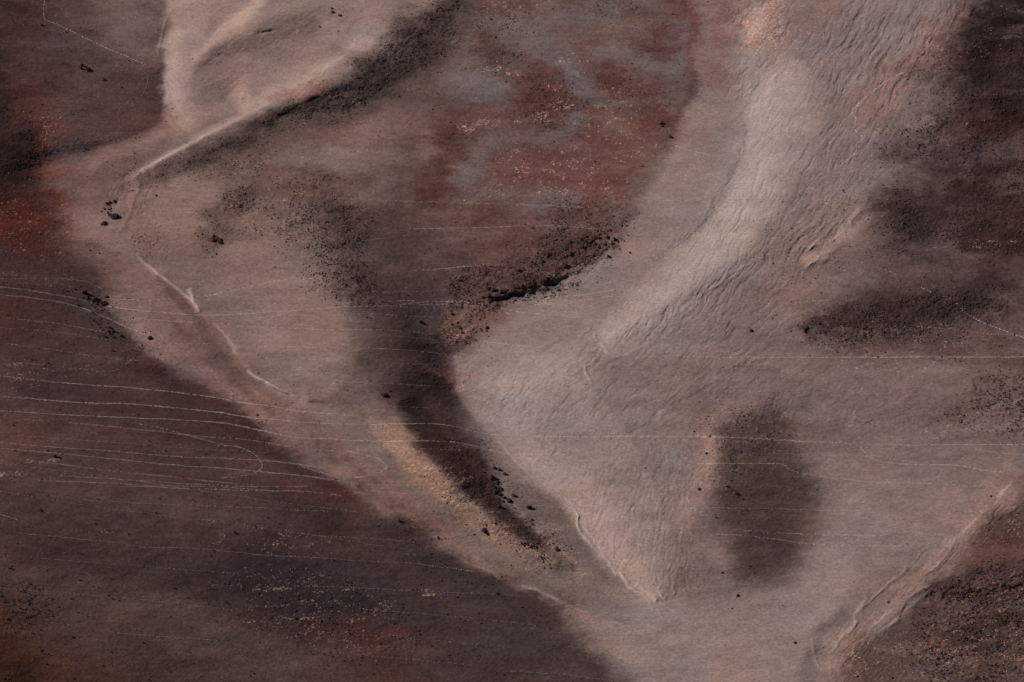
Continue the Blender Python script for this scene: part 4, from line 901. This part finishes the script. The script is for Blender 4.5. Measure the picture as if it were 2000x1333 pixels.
for k in range(6):
    idx = np.arange(k, n, 6); v, f = small[k]; th = rng.uniform(0, 6.28, len(idx)); c, s = np.cos(th)[:, None], np.sin(th)[:, None]
    x = v[None, :, 0]*c-v[None, :, 1]*s; y = v[None, :, 0]*s+v[None, :, 1]*c; z = np.broadcast_to(v[None, :, 2], x.shape)
    W = np.stack([x, y, z+.3], -1)*r[idx][:, None, None]+base_p[idx][:, None]
    Vs.append(W.reshape(-1, 3)); Fs.append((f[None]+(np.arange(len(idx))*len(v))[:, None, None]+off).reshape(-1)); off += len(idx)*len(v)
M_cl = rock_mat('clinker', (.03, .021, .019), (.12, .082, .072))
me = mesh_from('rubble', np.concatenate(Vs), np.concatenate(Fs), 3, M_cl, False)
o = bpy.data.objects.new('rubble', me); COL.objects.link(o); o['kind'] = 'stuff'; o['label'] = 'dark clinker and small stones strewn over the cinder beds'; o['category'] = 'rubble'
# ------------------------------------------------------------------ a few yellow shrubs
def shrub_mesh(seed):
    r = np.random.default_rng(seed); n = 260
    d = r.normal(size=(n, 3)); d /= np.linalg.norm(d, axis=1)[:, None]; d[:, 2] = np.abs(d[:, 2]); c = d*r.uniform(.35, 1, (n, 1))*np.array([1, 1, .8])
    a = r.normal(size=(n, 3))*.11; b_ = r.normal(size=(n, 3))*.11
    V = np.stack([c-a, c+b_, c+a, c-b_], 1).reshape(-1, 3); return mesh_from('foliage', V, np.arange(n*4), 4, M_shrub, False)
SH = [(486, 305, 'yellow shrub on the dark rubble ridge of the upper centre', .45), (1803, 369, 'upper yellow shrub on the dark rubble at right', .5), (1735, 406, 'yellow shrub at the left edge of the right hand rubble', .5),
      (1938, 517, 'yellow shrub near the right edge beside red cinders', .5), (1386, 853, 'orange yellow shrub on the long path left of the dark mound', .5), (77, 997, 'orange yellow shrub on the lower left slope', .6), (502, 811, 'orange shrub at the dark slope edge between two paths', .5),
      (208, 1036, 'orange shrub in a patch of pale chips on the lower left slope', .5), (1997, 1157, 'yellow shrub at the right edge in the lower corner rubble', .6), (1846, 587, 'small yellow shrub above the winding footprints at right', .4)]
M_stem = rock_mat('shrub_stem', (.05, .03, .02), (.10, .07, .05))
sme = shrub_mesh(5); bm = bmesh.new()
for k in range(6):
    a = k*1.05; bmesh.ops.create_cone(bm, segments=5, radius1=.05, radius2=.02, depth=.8, cap_ends=True, matrix=__import__('mathutils').Matrix.Rotation(a, 4, 'Z') @ __import__('mathutils').Matrix.Rotation(.5, 4, 'Y') @ __import__('mathutils').Matrix.Translation((0, 0, .25)))
stm = bpy.data.meshes.new('stem'); bm.to_mesh(stm); bm.free(); stm.materials.append(M_stem)
for u, v, lb, s in SH:
    e = bpy.data.objects.new('shrub', None); e.location = land(u, v)[0]; e.scale = (s, s, s); COL.objects.link(e)
    e['label'] = lb; e['category'] = 'shrub'; e['group'] = 'shrubs scattered on the cinder'
    for nm, m_ in (('foliage', sme), ('stem', stm)):
        c = bpy.data.objects.new(nm, m_); c.parent = e; COL.objects.link(c)
print('boulders', bcount[0], 'verts', len(gme.vertices))
